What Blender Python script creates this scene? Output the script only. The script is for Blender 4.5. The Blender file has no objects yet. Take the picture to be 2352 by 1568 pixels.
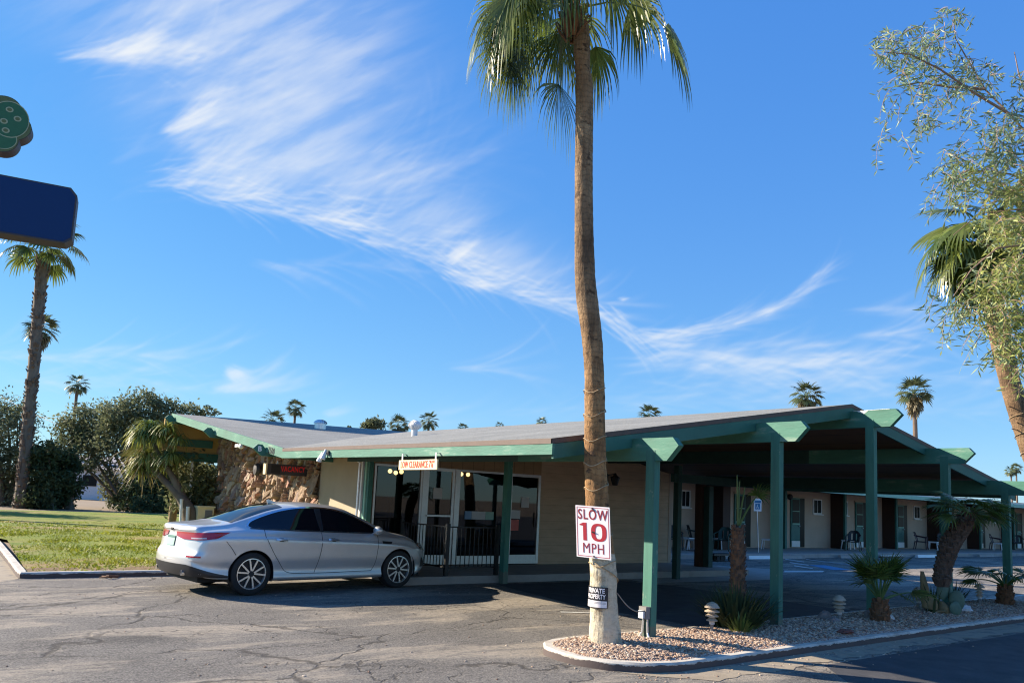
import bpy, math, random
import numpy as np
from mathutils import Vector, Matrix, noise as mnoise
R = math.radians
S = bpy.context.scene
COL = S.collection
rnd = random.Random(7)

# ------------------------------------------------------------------ camera
# world axes: +X along the carport post row (right / away), +Y away-left along the eaves, metres
FPX, PPX, PPY, PW, PH = 1780., 1176., 940., 2352., 1568.
ROLL, PITCH, CH = .047, math.atan(211/1780.), 1.65
vb = np.array([.806, .592]); vb = vb/np.linalg.norm(vb)
fw = np.array([vb[1], vb[0], 0]); rt = np.array([vb[0], -vb[1], 0])
F = math.cos(PITCH)*fw+math.sin(PITCH)*np.array([0, 0, 1.]); U = -math.sin(PITCH)*fw+math.cos(PITCH)*np.array([0, 0, 1.])
CR = math.cos(ROLL)*rt+math.sin(ROLL)*U; CU = -math.sin(ROLL)*rt+math.cos(ROLL)*U
O = np.array([0, 0, CH])
def ray(x, y): return F*FPX+CR*(x-PPX)-CU*(y-PPY)
def G(x, y, z=0.):                       # measured point of the photograph met with the level z
    d = ray(x, y); return Vector(O+d*((z-CH)/d[2]))
def AT(x, y, dist):                      # measured direction at a distance along the view axis
    d = ray(x, y); return Vector(O+d*(dist/FPX))
def GYP(x, y, by):
    d = ray(x, y); return Vector(O+d*(by/d[1]))
def GXP(x, y, bx):
    d = ray(x, y); return Vector(O+d*(bx/d[0]))
cam = bpy.data.cameras.new("camera"); co = bpy.data.objects.new("camera", cam); COL.objects.link(co)
M = Matrix.Identity(4)
for i in range(3):
    M[i][0] = CR[i]; M[i][1] = CU[i]; M[i][2] = -F[i]; M[i][3] = O[i]
co.matrix_world = M
cam.sensor_width = 36; cam.lens = 36*FPX/PW; cam.shift_y = (PPY-PH/2)/PW
cam.clip_start = .05; cam.clip_end = 6000
S.camera = co

# ------------------------------------------------------------------ materials
def ramp(nt, stops, fac):
    n = nt.nodes.new('ShaderNodeValToRGB'); e = n.color_ramp.elements
    while len(e) < len(stops): e.new(.5)
    for k, (p, c) in enumerate(stops):
        e[k].position = p; e[k].color = tuple(c)+(1,) if len(c) == 3 else c
    nt.links.new(fac, n.inputs[0]); return n.outputs[0]
def nz(nt, scale, detail=4, rough=.55, vec=None, dist=0, out='Fac'):
    n = nt.nodes.new('ShaderNodeTexNoise'); n.inputs['Scale'].default_value = scale
    n.inputs['Detail'].default_value = detail; n.inputs['Roughness'].default_value = rough; n.inputs['Distortion'].default_value = dist
    if vec is not None: nt.links.new(vec, n.inputs['Vector'])
    return n.outputs[out]
def coords(nt, scale=(1, 1, 1), kind='Object', rot=(0, 0, 0)):
    t = nt.nodes.new('ShaderNodeTexCoord'); m = nt.nodes.new('ShaderNodeMapping')
    m.inputs['Scale'].default_value = scale; m.inputs['Rotation'].default_value = rot
    nt.links.new(t.outputs[kind], m.inputs[0]); return m.outputs[0]
def math_(nt, op, a, b=None, clamp=False):
    n = nt.nodes.new('ShaderNodeMath'); n.operation = op; n.use_clamp = clamp
    for k, v in enumerate((a, b)):
        if v is None: continue
        if isinstance(v, (int, float)): n.inputs[k].default_value = v
        else: nt.links.new(v, n.inputs[k])
    return n.outputs[0]
def mixc(nt, fac, a, b, mode='MIX'):
    n = nt.nodes.new('ShaderNodeMix'); n.data_type = 'RGBA'; n.blend_type = mode
    for k, v in ((0, fac), (6, a), (7, b)):
        if isinstance(v, (int, float)): n.inputs[k].default_value = v
        elif isinstance(v, tuple): n.inputs[k].default_value = v+(1,) if len(v) == 3 else v
        else: nt.links.new(v, n.inputs[k])
    return n.outputs[2]
def newmat(name):
    m = bpy.data.materials.new(name); m.use_nodes = True
    return m, m.node_tree, m.node_tree.nodes['Principled BSDF']
def bump(nt, p, h, strength=.3, dist=.01):
    b = nt.nodes.new('ShaderNodeBump'); b.inputs['Strength'].default_value = strength; b.inputs['Distance'].default_value = dist
    nt.links.new(h, b.inputs['Height']); nt.links.new(b.outputs[0], p.inputs['Normal'])
def mat(name, c, rough=.7, var=.15, vs=6., metal=0., spec=None, bs=0., bscale=40, dirt=None, dscale=2., dmin=.55, dmax=.8, stretch=(1, 1, 1), coat=0):
    m, nt, p = newmat(name)
    v = coords(nt, stretch)
    n1 = nz(nt, vs, 5, .6, v)
    lo = tuple(x*(1-var) for x in c); hi = tuple(min(1, x*(1+var)) for x in c)
    col = ramp(nt, [(.3, lo), (.7, hi)], n1)
    if dirt:
        f = ramp(nt, [(dmin, (0, 0, 0)), (dmax, (1, 1, 1))], nz(nt, dscale, 8, .7, v))
        col = mixc(nt, f, col, dirt)
    nt.links.new(col, p.inputs['Base Color'])
    p.inputs['Roughness'].default_value = rough; p.inputs['Metallic'].default_value = metal
    if spec is not None: p.inputs['Specular IOR Level'].default_value = spec
    if coat: p.inputs['Coat Weight'].default_value = coat; p.inputs['Coat Roughness'].default_value = .04
    if bs: bump(nt, p, nz(nt, bscale, 6, .65, v), bs, .01)
    return m
def emis(name, c, s):
    m, nt, p = newmat(name)
    p.inputs['Base Color'].default_value = c+(1,); p.inputs['Emission Color'].default_value = c+(1,); p.inputs['Emission Strength'].default_value = s
    return m
def leafmat(name, c1, c2, scale=1.5, rough=.45, trans=.25, spec=.5, var=.7):
    m, nt, p = newmat(name)
    g = nt.nodes.new('ShaderNodeNewGeometry')
    n1 = nz(nt, scale, 3, .6, coords(nt))
    r = ramp(nt, [(.3, c1), (.7, c2)], n1)
    v = math_(nt, 'ADD', math_(nt, 'MULTIPLY', g.outputs['Random Per Island'], var), 1-var/2)
    col = mixc(nt, 1., r, v, 'MULTIPLY')
    nt.links.new(col, p.inputs['Base Color']); p.inputs['Roughness'].default_value = rough
    p.inputs['Specular IOR Level'].default_value = spec
    t = nt.nodes.new('ShaderNodeBsdfTranslucent'); nt.links.new(col, t.inputs[0])
    mx = nt.nodes.new('ShaderNodeMixShader'); mx.inputs[0].default_value = trans
    out = nt.nodes['Material Output']
    nt.links.new(p.outputs[0], mx.inputs[1]); nt.links.new(t.outputs[0], mx.inputs[2]); nt.links.new(mx.outputs[0], out.inputs[0])
    return m

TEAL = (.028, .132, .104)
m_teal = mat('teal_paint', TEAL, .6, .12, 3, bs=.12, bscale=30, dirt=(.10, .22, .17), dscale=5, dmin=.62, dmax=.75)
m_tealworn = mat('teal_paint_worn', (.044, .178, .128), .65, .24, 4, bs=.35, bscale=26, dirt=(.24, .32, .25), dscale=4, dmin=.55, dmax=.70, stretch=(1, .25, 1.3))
m_tealshade = mat('teal_beam_shaded', (.014, .055, .045), .7, .15)  # darkened copy of the teal paint for parts in the carport's shade
m_cream = mat('cream_trim', (.42, .34, .24), .7, .06)
m_tealdark = mat('teal_door', (.03, .14, .12), .5, .1)
def worn_post():
    m, nt, p = newmat('teal_post_paint'); v = coords(nt); vz = coords(nt, (1, 1, .12))
    col = ramp(nt, [(.25, (.022, .10, .08)), (.5, (.040, .165, .122)), (.75, (.058, .21, .15))], nz(nt, 7, 6, .65, vz))
    chip = ramp(nt, [(.63, (0, 0, 0)), (.67, (1, 1, 1))], nz(nt, 9, 6, .7, coords(nt, (1, 1, .5))))
    col = mixc(nt, math_(nt, 'MULTIPLY', chip, .7), col, (.24, .30, .23))
    s = nt.nodes.new('ShaderNodeSeparateXYZ'); nt.links.new(v, s.inputs[0])
    base = math_(nt, 'LESS_THAN', math_(nt, 'ADD', s.outputs[2], math_(nt, 'MULTIPLY', nz(nt, 8, 6, .7, v), .35)), .42)
    col = mixc(nt, math_(nt, 'MULTIPLY', base, .55), col, (.16, .13, .10))
    nt.links.new(col, p.inputs['Base Color']); p.inputs['Roughness'].default_value = .62
    bump(nt, p, nz(nt, 26, 6, .7, vz), .35, .006); return m
m_tealpost = worn_post()
m_mint = mat('mint_paint', (.25, .47, .36), .6, .1, 4)
m_white = mat('white_paint', (.78, .77, .74), .55, .05, 4, dirt=(.5, .48, .44), dmin=.65, dmax=.9)
m_whiteplastic = mat('white_plastic', (.75, .76, .76), .4, .04)
m_black = mat('black_iron', (.012, .012, .013), .5, .2)
m_blackplastic = mat('black_plastic', (.02, .021, .024), .42, .1)
m_rubber = mat('rubber', (.014, .014, .015), .75, .2, 20)
m_alum = mat('brushed_aluminium', (.62, .62, .61), .38, .06, 20, metal=.6)
m_steel = mat('galvanised_steel', (.7, .71, .72), .35, .08, 12, metal=.75)
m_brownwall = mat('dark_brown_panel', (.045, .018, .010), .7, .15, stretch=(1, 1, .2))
m_brownedge = mat('brown_drip_edge', (.10, .062, .05), .6, .15)
m_soffit = mat('brown_soffit', (.16, .075, .032), .7, .2, 3, stretch=(1, 1, 1))
m_stucco = mat('beige_stucco', (.42, .345, .245), .9, .06, 2, bs=.25, bscale=60, dirt=(.33, .27, .20), dmin=.6, dmax=.85)
m_motel = mat('pink_beige_stucco', (.50, .385, .29), .9, .07, 1.5, bs=.2, bscale=60)
m_yellow = mat('ochre_panel', (.52, .33, .11), .8, .08, 2)
m_concrete = mat('concrete_walk', (.33, .30, .27), .88, .12, 2.5, bs=.12, bscale=50, dirt=(.2, .18, .16), dmin=.55, dmax=.8)
m_kerb = mat('kerb_white', (.56, .52, .45), .85, .1, 3, bs=.25, bscale=35, dirt=(.30, .25, .20), dscale=5, dmin=.48, dmax=.72)
def kerb_shade(m):  # darkens the lower band to paint the shade on the kerb's sides
    nt = m.node_tree; p = nt.nodes['Principled BSDF']; src = p.inputs['Base Color'].links[0].from_socket
    s = nt.nodes.new('ShaderNodeSeparateXYZ'); nt.links.new(coords(nt), s.inputs[0])
    e = math_(nt, 'ADD', s.outputs[2], math_(nt, 'MULTIPLY', math_(nt, 'SUBTRACT', nz(nt, 6, 6, .7, coords(nt)), .5), .09))
    nt.links.new(mixc(nt, math_(nt, 'LESS_THAN', e, .066), src, (.10, .075, .07)), p.inputs['Base Color'])
kerb_shade(m_kerb)
m_rope = mat('twine', (.42, .30, .17), .9, .15)
m_cable = mat('grey_cable', (.22, .21, .2), .7, .1)
m_stone_white = mat('white_rock', (.62, .6, .58), .9, .1, 8, bs=.4, bscale=18)
m_stone_grey = mat('grey_rock', (.24, .2, .18), .9, .2, 8, bs=.5, bscale=14)
m_stone_red = mat('red_rock', (.2, .07, .05), .9, .2, 8, bs=.5, bscale=14)
m_signwhite = mat('sign_white', (.84, .79, .80), .35, .03, 3)
m_signred = mat('sign_red', (.42, .014, .03), .45, .05)
m_signmaroon = mat('sign_maroon', (.28, .012, .025), .45, .05)
m_signblack = mat('sign_black', (.012, .012, .018), .45, .05)
m_signorange = mat('sign_cream', (.85, .70, .42), .5, .04)
m_orange_red = mat('sign_orange_red', (.75, .06, .03), .5, .04)
m_bluepanel = mat('blue_sign_panel', (.006, .034, .125), .5, .03, spec=.2)
m_signcase = mat('sign_case', (.045, .042, .05), .6, .1)
m_cgreen = mat('cactus_green', (.025, .12, .05), .55, .1)
m_colive = mat('cactus_olive', (.10, .13, .045), .55, .1)
m_cline = mat('cactus_outline', (.32, .36, .22), .5, .1)
m_path = mat('path_lamp_metal', (.42, .34, .25), .5, .15, 8)
m_paper = mat('paper', (.55, .56, .55), .7, .03)
m_paperblue = mat('blue_paper', (.2, .33, .5), .7, .03)
m_papergreen = mat('green_paper', (.3, .5, .42), .7, .03)
m_paperpink = mat('pink_paper', (.6, .16, .14), .7, .05)
m_lamp = emis('warm_globe', (1., .66, .28), 3.)
m_led = emis('red_led', (.35, .012, .012), .15)
m_interior = mat('dark_interior', (.03, .025, .022), .9, .3, .8)
m_desk = mat('lobby_furniture', (.16, .10, .05), .7, .3, 2)
m_markwhite = mat('road_paint_white', (.55, .55, .53), .8, .15, 6)
m_markblue = mat('road_paint_blue', (.06, .2, .36), .8, .2, 5)
m_housewhite = mat('white_siding', (.62, .62, .64), .8, .05)
m_houseroof = mat('grey_roof', (.35, .33, .32), .8, .1)
m_plum = mat('plum_plastic', (.045, .012, .03), .45, .1)
m_greenplastic = mat('green_plastic', (.012, .05, .04), .45, .1)
m_wood = mat('stick_wood', (.16, .08, .045), .9, .2)
m_cactus = mat('cactus_skin', (.10, .16, .11), .6, .15, 10, bs=.2, bscale=60)
m_cactusdry = mat('dry_cactus_skin', (.24, .17, .08), .8, .2, 8, bs=.3, bscale=30)
m_rubberhose = mat('dark_scuff', (.05, .05, .05), .8, .1)

def m_glass_():
    m, nt, p = newmat('window_glass')
    nt.nodes.remove(p)
    gl = nt.nodes.new('ShaderNodeBsdfGlossy'); gl.inputs['Roughness'].default_value = .015; gl.inputs[0].default_value = (.85, .88, .9, 1)
    tr = nt.nodes.new('ShaderNodeBsdfTransparent'); tr.inputs[0].default_value = (.30, .32, .30, 1)
    lw = nt.nodes.new('ShaderNodeFresnel'); lw.inputs[0].default_value = 1.75
    f = math_(nt, 'ADD', math_(nt, 'MULTIPLY', lw.outputs[0], .55), .01, True)
    mx = nt.nodes.new('ShaderNodeMixShader'); nt.links.new(f, mx.inputs[0]); nt.links.new(tr.outputs[0], mx.inputs[1]); nt.links.new(gl.outputs[0], mx.inputs[2])
    nt.links.new(mx.outputs[0], nt.nodes['Material Output'].inputs[0]); return m
m_glass = m_glass_()
m_roomglass, _nt, _p = newmat('room_glass'); _p.inputs['Base Color'].default_value = (.012, .013, .014, 1); _p.inputs['Roughness'].default_value = .35; _p.inputs['Specular IOR Level'].default_value = .1
m_carglass, _nt, _p = newmat('tinted_car_glass'); _p.inputs['Base Color'].default_value = (.004, .006, .010, 1); _p.inputs['Roughness'].default_value = .03; _p.inputs['Specular IOR Level'].default_value = .42
m_chrome, _nt, _p = newmat('chrome'); _p.inputs['Base Color'].default_value = (.75, .76, .78, 1); _p.inputs['Metallic'].default_value = 1; _p.inputs['Roughness'].default_value = .12
m_rim, _nt, _p = newmat('machined_rim'); _p.inputs['Base Color'].default_value = (.72, .72, .72, 1); _p.inputs['Metallic'].default_value = .85; _p.inputs['Roughness'].default_value = .3
m_rimdark, _nt, _p = newmat('rim_dark'); _p.inputs['Base Color'].default_value = (.012, .012, .014, 1); _p.inputs['Roughness'].default_value = .6
m_tail, _nt, _p = newmat('tail_lamp_red'); _p.inputs['Base Color'].default_value = (.42, .008, .018, 1); _p.inputs['Roughness'].default_value = .12; _p.inputs['Coat Weight'].default_value = 1.
m_tailclear, _nt, _p = newmat('tail_lamp_clear'); _p.inputs['Base Color'].default_value = (.62, .5, .5, 1); _p.inputs['Roughness'].default_value = .12; _p.inputs['Coat Weight'].default_value = 1.
m_head, _nt, _p = newmat('headlamp'); _p.inputs['Base Color'].default_value = (.05, .05, .055, 1); _p.inputs['Roughness'].default_value = .06; _p.inputs['Coat Weight'].default_value = 1.
m_amber, _nt, _p = newmat('amber_lens'); _p.inputs['Base Color'].default_value = (.7, .2, .05, 1); _p.inputs['Roughness'].default_value = .15

def m_carpaint_():
    m, nt, p = newmat('silver_paint')
    n = nt.nodes.new('ShaderNodeTexVoronoi'); n.inputs['Scale'].default_value = 900
    nt.links.new(coords(nt), n.inputs['Vector'])
    c = ramp(nt, [(0, (.57, .575, .58)), (1, (.67, .67, .67))], n.outputs['Color'])
    dust = ramp(nt, [(.45, (0, 0, 0)), (.8, (1, 1, 1))], nz(nt, 3.5, 8, .7, coords(nt)))
    nt.links.new(mixc(nt, math_(nt, 'MULTIPLY', dust, .18), c, (.42, .38, .33)), p.inputs['Base Color'])
    p.inputs['Metallic'].default_value = .55; p.inputs['Roughness'].default_value = .38
    p.inputs['Coat Weight'].default_value = .8; p.inputs['Coat Roughness'].default_value = .05
    return m
m_car = m_carpaint_()

def m_asphalt_():
    m, nt, p = newmat('old_asphalt')
    v = coords(nt)
    warp = nt.nodes.new('ShaderNodeVectorMath'); warp.operation = 'MULTIPLY_ADD'
    nv = nz(nt, .9, 5, .6, v, 0, 'Color'); nt.links.new(nv, warp.inputs[0]); warp.inputs[1].default_value = (1.5, 1.5, 0); nt.links.new(v, warp.inputs[2])
    base = ramp(nt, [(.25, (.126, .120, .112)), (.5, (.168, .159, .147)), (.8, (.215, .202, .184))], nz(nt, .8, 8, .65, v))
    sp = ramp(nt, [(.34, (.3, .29, .28)), (.5, (.95, .95, .95)), (.68, (1.9, 1.8, 1.65))], nz(nt, 48, 4, .8, v))
    col = mixc(nt, 1., base, sp, 'MULTIPLY')
    col = mixc(nt, 1., col, ramp(nt, [(.33, (.62, .61, .6)), (.5, (1, 1, 1)), (.68, (1.42, 1.38, 1.3))], nz(nt, 17, 5, .75, v)), 'MULTIPLY')
    stn = ramp(nt, [(.55, (1, 1, 1)), (.66, (.72, .72, .73)), (.8, (.58, .58, .6))], nz(nt, .42, 6, .62, coords(nt, (1, 1, 1), 'Object', (0, 0, R(35)))))
    col = mixc(nt, 1., col, stn, 'MULTIPLY')
    vs = nt.nodes.new('ShaderNodeTexVoronoi'); vs.inputs['Scale'].default_value = 46; nt.links.new(v, vs.inputs['Vector'])
    peb = ramp(nt, [(.0, (.55, .5, .44)), (.16, (.3, .27, .24)), (.2, (0, 0, 0))], vs.outputs['Distance'])
    pm = math_(nt, 'GREATER_THAN', math_(nt, 'FRACT', math_(nt, 'MULTIPLY', vs.outputs['Color'], 7.3)), .62)
    col = mixc(nt, math_(nt, 'MULTIPLY', pm, math_(nt, 'LESS_THAN', vs.outputs['Distance'], .2)), col, peb)
    # sand blown into low places: elongated pale patches along X
    vd = coords(nt, (.36, 1.15, 1))
    d1 = nz(nt, 1.05, 7, .62, vd, .4)
    dm = ramp(nt, [(.50, (0, 0, 0)), (.575, (.8, .8, .8)), (.70, (1, 1, 1))], d1)
    dm2 = ramp(nt, [(.38, (0, 0, 0)), (.6, (1, 1, 1))], nz(nt, 14, 4, .7, v))
    dust = math_(nt, 'MULTIPLY', dm, math_(nt, 'ADD', math_(nt, 'MULTIPLY', dm2, .55), .35))
    col = mixc(nt, math_(nt, 'MULTIPLY', dust, .85), col, (.42, .36, .28))
    # cracks
    def cracks(scale, width, stretch):
        w2 = nt.nodes.new('ShaderNodeMapping'); nt.links.new(warp.outputs[0], w2.inputs[0]); w2.inputs['Scale'].default_value = stretch; w2.inputs['Rotation'].default_value = (0, 0, R(18))
        vo = nt.nodes.new('ShaderNodeTexVoronoi'); vo.feature = 'DISTANCE_TO_EDGE'; vo.inputs['Scale'].default_value = scale; nt.links.new(w2.outputs[0], vo.inputs['Vector'])
        return ramp(nt, [(0, (1, 1, 1)), (width, (.85, .85, .85)), (width*1.9, (0, 0, 0))], vo.outputs['Distance'])
    c1 = cracks(.5, .0052, (.5, 1.0, 1)); c2 = cracks(1.5, .007, (.6, 1, 1)); c3 = cracks(5.5, .016, (.8, 1, 1))
    gate = ramp(nt, [(.5, (0, 0, 0)), (.56, (1, 1, 1))], nz(nt, .45, 3, .5, v))
    gate1 = ramp(nt, [(.36, (0, 0, 0)), (.44, (1, 1, 1))], nz(nt, .8, 3, .5, v))
    gate3 = ramp(nt, [(.52, (0, 0, 0)), (.62, (1, 1, 1))], nz(nt, .6, 4, .6, coords(nt, (1, 1, 1), 'Object', (0, 0, 1.))))
    cr = math_(nt, 'MAXIMUM', math_(nt, 'MAXIMUM', math_(nt, 'MULTIPLY', c3, math_(nt, 'MULTIPLY', gate3, .45)), math_(nt, 'MULTIPLY', c1, math_(nt, 'MULTIPLY', gate1, .85))), math_(nt, 'MULTIPLY', c2, math_(nt, 'MULTIPLY', gate, .8)))
    col = mixc(nt, math_(nt, 'MULTIPLY', cr, .8), col, (.035, .03, .026))
    nt.links.new(col, p.inputs['Base Color']); p.inputs['Roughness'].default_value = .9; p.inputs['Specular IOR Level'].default_value = .25
    h = math_(nt, 'SUBTRACT', math_(nt, 'ADD', math_(nt, 'MULTIPLY', nz(nt, 55, 4, .75, v), .5), math_(nt, 'MULTIPLY', nz(nt, 1.5, 5, .6, v), 1.2)), math_(nt, 'MULTIPLY', cr, .5))
    bump(nt, p, h, .75, .022)
    return m
m_asphalt = m_asphalt_()
m_darkasphalt_shade = mat('dark_asphalt_and_shade', (.062, .062, .066), .85, .25, 2.5, bs=.5, bscale=60, dirt=(.12, .11, .10), dscale=1.2, dmin=.58, dmax=.75, spec=.3)  # dark asphalt of the right drive, also painted shade under the carport
def m_lawn_():
    m, nt, p = newmat('lawn_soil')
    v = coords(nt)
    g = ramp(nt, [(.3, (.12, .185, .014)), (.5, (.20, .25, .022)), (.72, (.33, .29, .045))], nz(nt, .55, 6, .65, coords(nt, (.8, 1, 1))))
    dry = ramp(nt, [(.52, (0, 0, 0)), (.66, (1, 1, 1))], nz(nt, .33, 4, .6, coords(nt, (.5, 1.4, 1))))
    col = mixc(nt, dry, g, (.34, .24, .10))
    col = mixc(nt, 1., col, ramp(nt, [(.3, (.6, .6, .6)), (.7, (1.3, 1.3, 1.3))], nz(nt, 25, 3, .7, v)), 'MULTIPLY')
    sy = nt.nodes.new('ShaderNodeSeparateXYZ'); nt.links.new(v, sy.inputs[0])
    ed = math_(nt, 'LESS_THAN', math_(nt, 'ADD', sy.outputs[1], math_(nt, 'MULTIPLY', nz(nt, 1.6, 6, .7, v), 1.3)), 17.05)
    col = mixc(nt, math_(nt, 'MULTIPLY', ed, .85), col, ramp(nt, [(.3, (.13, .065, .035)), (.6, (.27, .17, .10))], nz(nt, 5, 5, .7, v)))
    nt.links.new(col, p.inputs['Base Color']); p.inputs['Roughness'].default_value = .95
    bump(nt, p, nz(nt, 40, 4, .8, v), .8, .04); return m
m_lawn = m_lawn_()
m_dirt = mat('desert_dirt', (.24, .18, .12), .95, .15, .6, bs=.4, bscale=12)
m_dustdirt = mat('gutter_dust', (.33, .275, .2), .95, .25, 3, bs=.3, bscale=30, dirt=(.17, .15, .13), dscale=3, dmin=.5, dmax=.62)
def m_gravel_(name, bs):
    m, nt, p = newmat(name)
    vo = nt.nodes.new('ShaderNodeTexVoronoi'); vo.inputs['Scale'].default_value = 38; v = coords(nt); nt.links.new(v, vo.inputs['Vector'])
    s = nt.nodes.new('ShaderNodeSeparateColor'); nt.links.new(vo.outputs['Color'], s.inputs[0])
    c = ramp(nt, [(0, (.22, .12, .09)), (.35, (.40, .26, .19)), (.7, (.52, .38, .29)), (1, (.62, .53, .45))], s.outputs[0])
    nt.links.new(c, p.inputs['Base Color']); p.inputs['Roughness'].default_value = .9
    bump(nt, p, vo.outputs['Distance'], bs, .03); return m
m_gravelbed = m_gravel_('gravel_bed', .9)
def m_pebble_():
    m, nt, p = newmat('pebble')
    g = nt.nodes.new('ShaderNodeNewGeometry')
    c = ramp(nt, [(0, (.19, .11, .075)), (.3, (.34, .23, .16)), (.65, (.46, .34, .245)), (1, (.56, .46, .36))], g.outputs['Random Per Island'])
    nt.links.new(c, p.inputs['Base Color']); p.inputs['Roughness'].default_value = .9; return m
m_pebble = m_pebble_()
def m_roof_():
    m, nt, p = newmat('roof_shingle')
    v = coords(nt)
    c = ramp(nt, [(.28, (.195, .198, .186)), (.72, (.305, .308, .288))], nz(nt, 1.2, 6, .65, v))
    c = mixc(nt, 1., c, ramp(nt, [(.35, (.72, .72, .72)), (.65, (1.2, 1.2, 1.2))], nz(nt, 35, 3, .8, v)), 'MULTIPLY')
    wv = nt.nodes.new('ShaderNodeTexWave'); wv.wave_type = 'BANDS'; wv.bands_direction = 'Y'; wv.inputs['Scale'].default_value = 1.1; wv.inputs['Distortion'].default_value = 1.2; wv.inputs['Detail'].default_value = 3
    nt.links.new(v, wv.inputs['Vector'])
    c = mixc(nt, 1., c, ramp(nt, [(0, (.48, .47, .46)), (.12, (1, 1, 1))], wv.outputs['Fac']), 'MULTIPLY')
    nt.links.new(c, p.inputs['Base Color']); p.inputs['Roughness'].default_value = .95
    bump(nt, p, nz(nt, 50, 4, .8, v), .5, .01); return m
m_roof = m_roof_()
def m_siding_(name, c, per, axis=2, depth=.6):
    m, nt, p = newmat(name); v = coords(nt)
    s = nt.nodes.new('ShaderNodeSeparateXYZ'); nt.links.new(v, s.inputs[0])
    fr = math_(nt, 'FRACT', math_(nt, 'MULTIPLY', s.outputs[axis], 1/per))
    line = ramp(nt, [(0, (.25, .25, .25)), (.05, (.45, .45, .45)), (.08, (1, 1, 1))], fr)
    col = ramp(nt, [(.3, tuple(x*.88 for x in c)), (.7, tuple(x*1.1 for x in c))], nz(nt, 2, 5, .6, coords(nt, (1, 1, 4))))
    nt.links.new(mixc(nt, depth, col, line, 'MULTIPLY'), p.inputs['Base Color']); p.inputs['Roughness'].default_value = .75
    bump(nt, p, fr, .35, .01); return m
m_siding = m_siding_('lap_siding', (.54, .395, .26), .2, 2, .35)
m_boards = m_siding_('vertical_boards', (.36, .24, .13), .3, 0, .6)
m_planks = m_siding_('plank_ceiling', (.15, .085, .042), .6, 0, .8)
def m_palmtrunk_(name, painted):
    m, nt, p = newmat(name); v = coords(nt)
    s = nt.nodes.new('ShaderNodeSeparateXYZ'); nt.links.new(v, s.inputs[0])
    nd = nz(nt, 7, 5, .65, coords(nt, (1, 1, .35)))
    rg = math_(nt, 'FRACT', math_(nt, 'ADD', math_(nt, 'MULTIPLY', s.outputs[2], 15.), math_(nt, 'MULTIPLY', nd, 2.6)))
    line = ramp(nt, [(0, (.30, .27, .25)), (.10, (.7, .68, .66)), (.28, (1, 1, 1))], rg)
    fib = ramp(nt, [(.28, (.42, .40, .38)), (.5, (1, 1, 1)), (.75, (1.25, 1.22, 1.15))], nz(nt, 9, 6, .75, coords(nt, (2.2, 2.2, .35))))
    big = ramp(nt, [(.36, (.15, .092, .05)), (.52, (.26, .165, .09)), (.70, (.38, .265, .155))], nz(nt, 2.4, 6, .65, coords(nt, (1, 1, .8))))
    zf = ramp(nt, [(.30, (1.28, 1.08, .78)), (.55, (1, 1, 1))], math_(nt, 'MULTIPLY', s.outputs[2], .14))
    if painted: big = mixc(nt, 1., big, zf, 'MULTIPLY')
    knot = ramp(nt, [(.60, (0, 0, 0)), (.66, (.9, .9, .9))], nz(nt, 6.5, 4, .6, coords(nt, (1, 1, 1.6))))
    col = mixc(nt, knot, mixc(nt, .6, mixc(nt, .85, big, fib, 'MULTIPLY'), line, 'MULTIPLY'), (.07, .04, .022))
    if painted:
        w = mixc(nt, ramp(nt, [(.50, (0, 0, 0)), (.64, (1, 1, 1))], nz(nt, 4.5, 7, .75, v)), (.66, .59, .44), (.33, .26, .17))
        w = mixc(nt, .55, w, ramp(nt, [(.25, (.55, .52, .47)), (.6, (1, 1, 1))], nz(nt, 14, 5, .75, coords(nt, (1, 1, 2.4)))), 'MULTIPLY')
        edge = math_(nt, 'ADD', s.outputs[2], math_(nt, 'MULTIPLY', math_(nt, 'SUBTRACT', nz(nt, 5, 4, .6, v), .5), .12))
        col = mixc(nt, math_(nt, 'LESS_THAN', edge, .98), col, w)
    nt.links.new(col, p.inputs['Base Color']); p.inputs['Roughness'].default_value = .9
    h = math_(nt, 'ADD', math_(nt, 'MULTIPLY', rg, .5), math_(nt, 'ADD', nz(nt, 22, 5, .7, coords(nt, (1, 1, .5))), math_(nt, 'MULTIPLY', fib, .6)))
    bump(nt, p, h, .85, .022); return m
m_trunk = m_palmtrunk_('palm_trunk', False); m_trunkpaint = m_palmtrunk_('palm_trunk_whitewashed', True)
m_bark = mat('grey_bark', (.17, .135, .10), .9, .25, 5, bs=.6, bscale=20, stretch=(1, 1, .4))
m_twig = mat('pinkish_bark', (.27, .18, .13), .9, .25, 8)
m_fartrunk = mat('far_palm_trunk', (.16, .115, .085), .9, .2, 3)
m_boots = mat('leaf_bases', (.20, .095, .045), .85, .35, 9, bs=.4, bscale=30)
m_frond = leafmat('palm_frond', (.06, .11, .018), (.19, .22, .045), 1.6, .30, .38, .7)
m_frondfar = leafmat('far_palm_frond', (.07, .10, .045), (.14, .165, .075), .5, .5, .2)
m_skirt = leafmat('dry_palm_skirt', (.17, .135, .07), (.30, .25, .14), .8, .6, .2)
m_petiole = mat('palm_petiole', (.10, .15, .04), .5, .2)
m_acacia = leafmat('willow_leaves', (.17, .25, .13), (.34, .42, .25), 1.1, .45, .35, .4)
m_acaciaY = leafmat('willow_leaves_young', (.25, .30, .07), (.42, .45, .15), 1.1, .45, .35, .4)
m_shrub = leafmat('shrub_leaves', (.10, .125, .06), (.25, .265, .15), .45, .7, .35, .2, .45)
m_darkshrub = leafmat('dark_shrub_leaves', (.04, .062, .025), (.11, .135, .06), .5, .7, .25, .2, .45)
m_ponyleaf = leafmat('ribbon_leaves', (.12, .18, .035), (.34, .35, .09), 1.2, .45, .3)
m_drygrass = leafmat('dry_leaves', (.22, .17, .06), (.36, .27, .12), 3, .6, .25)
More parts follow.
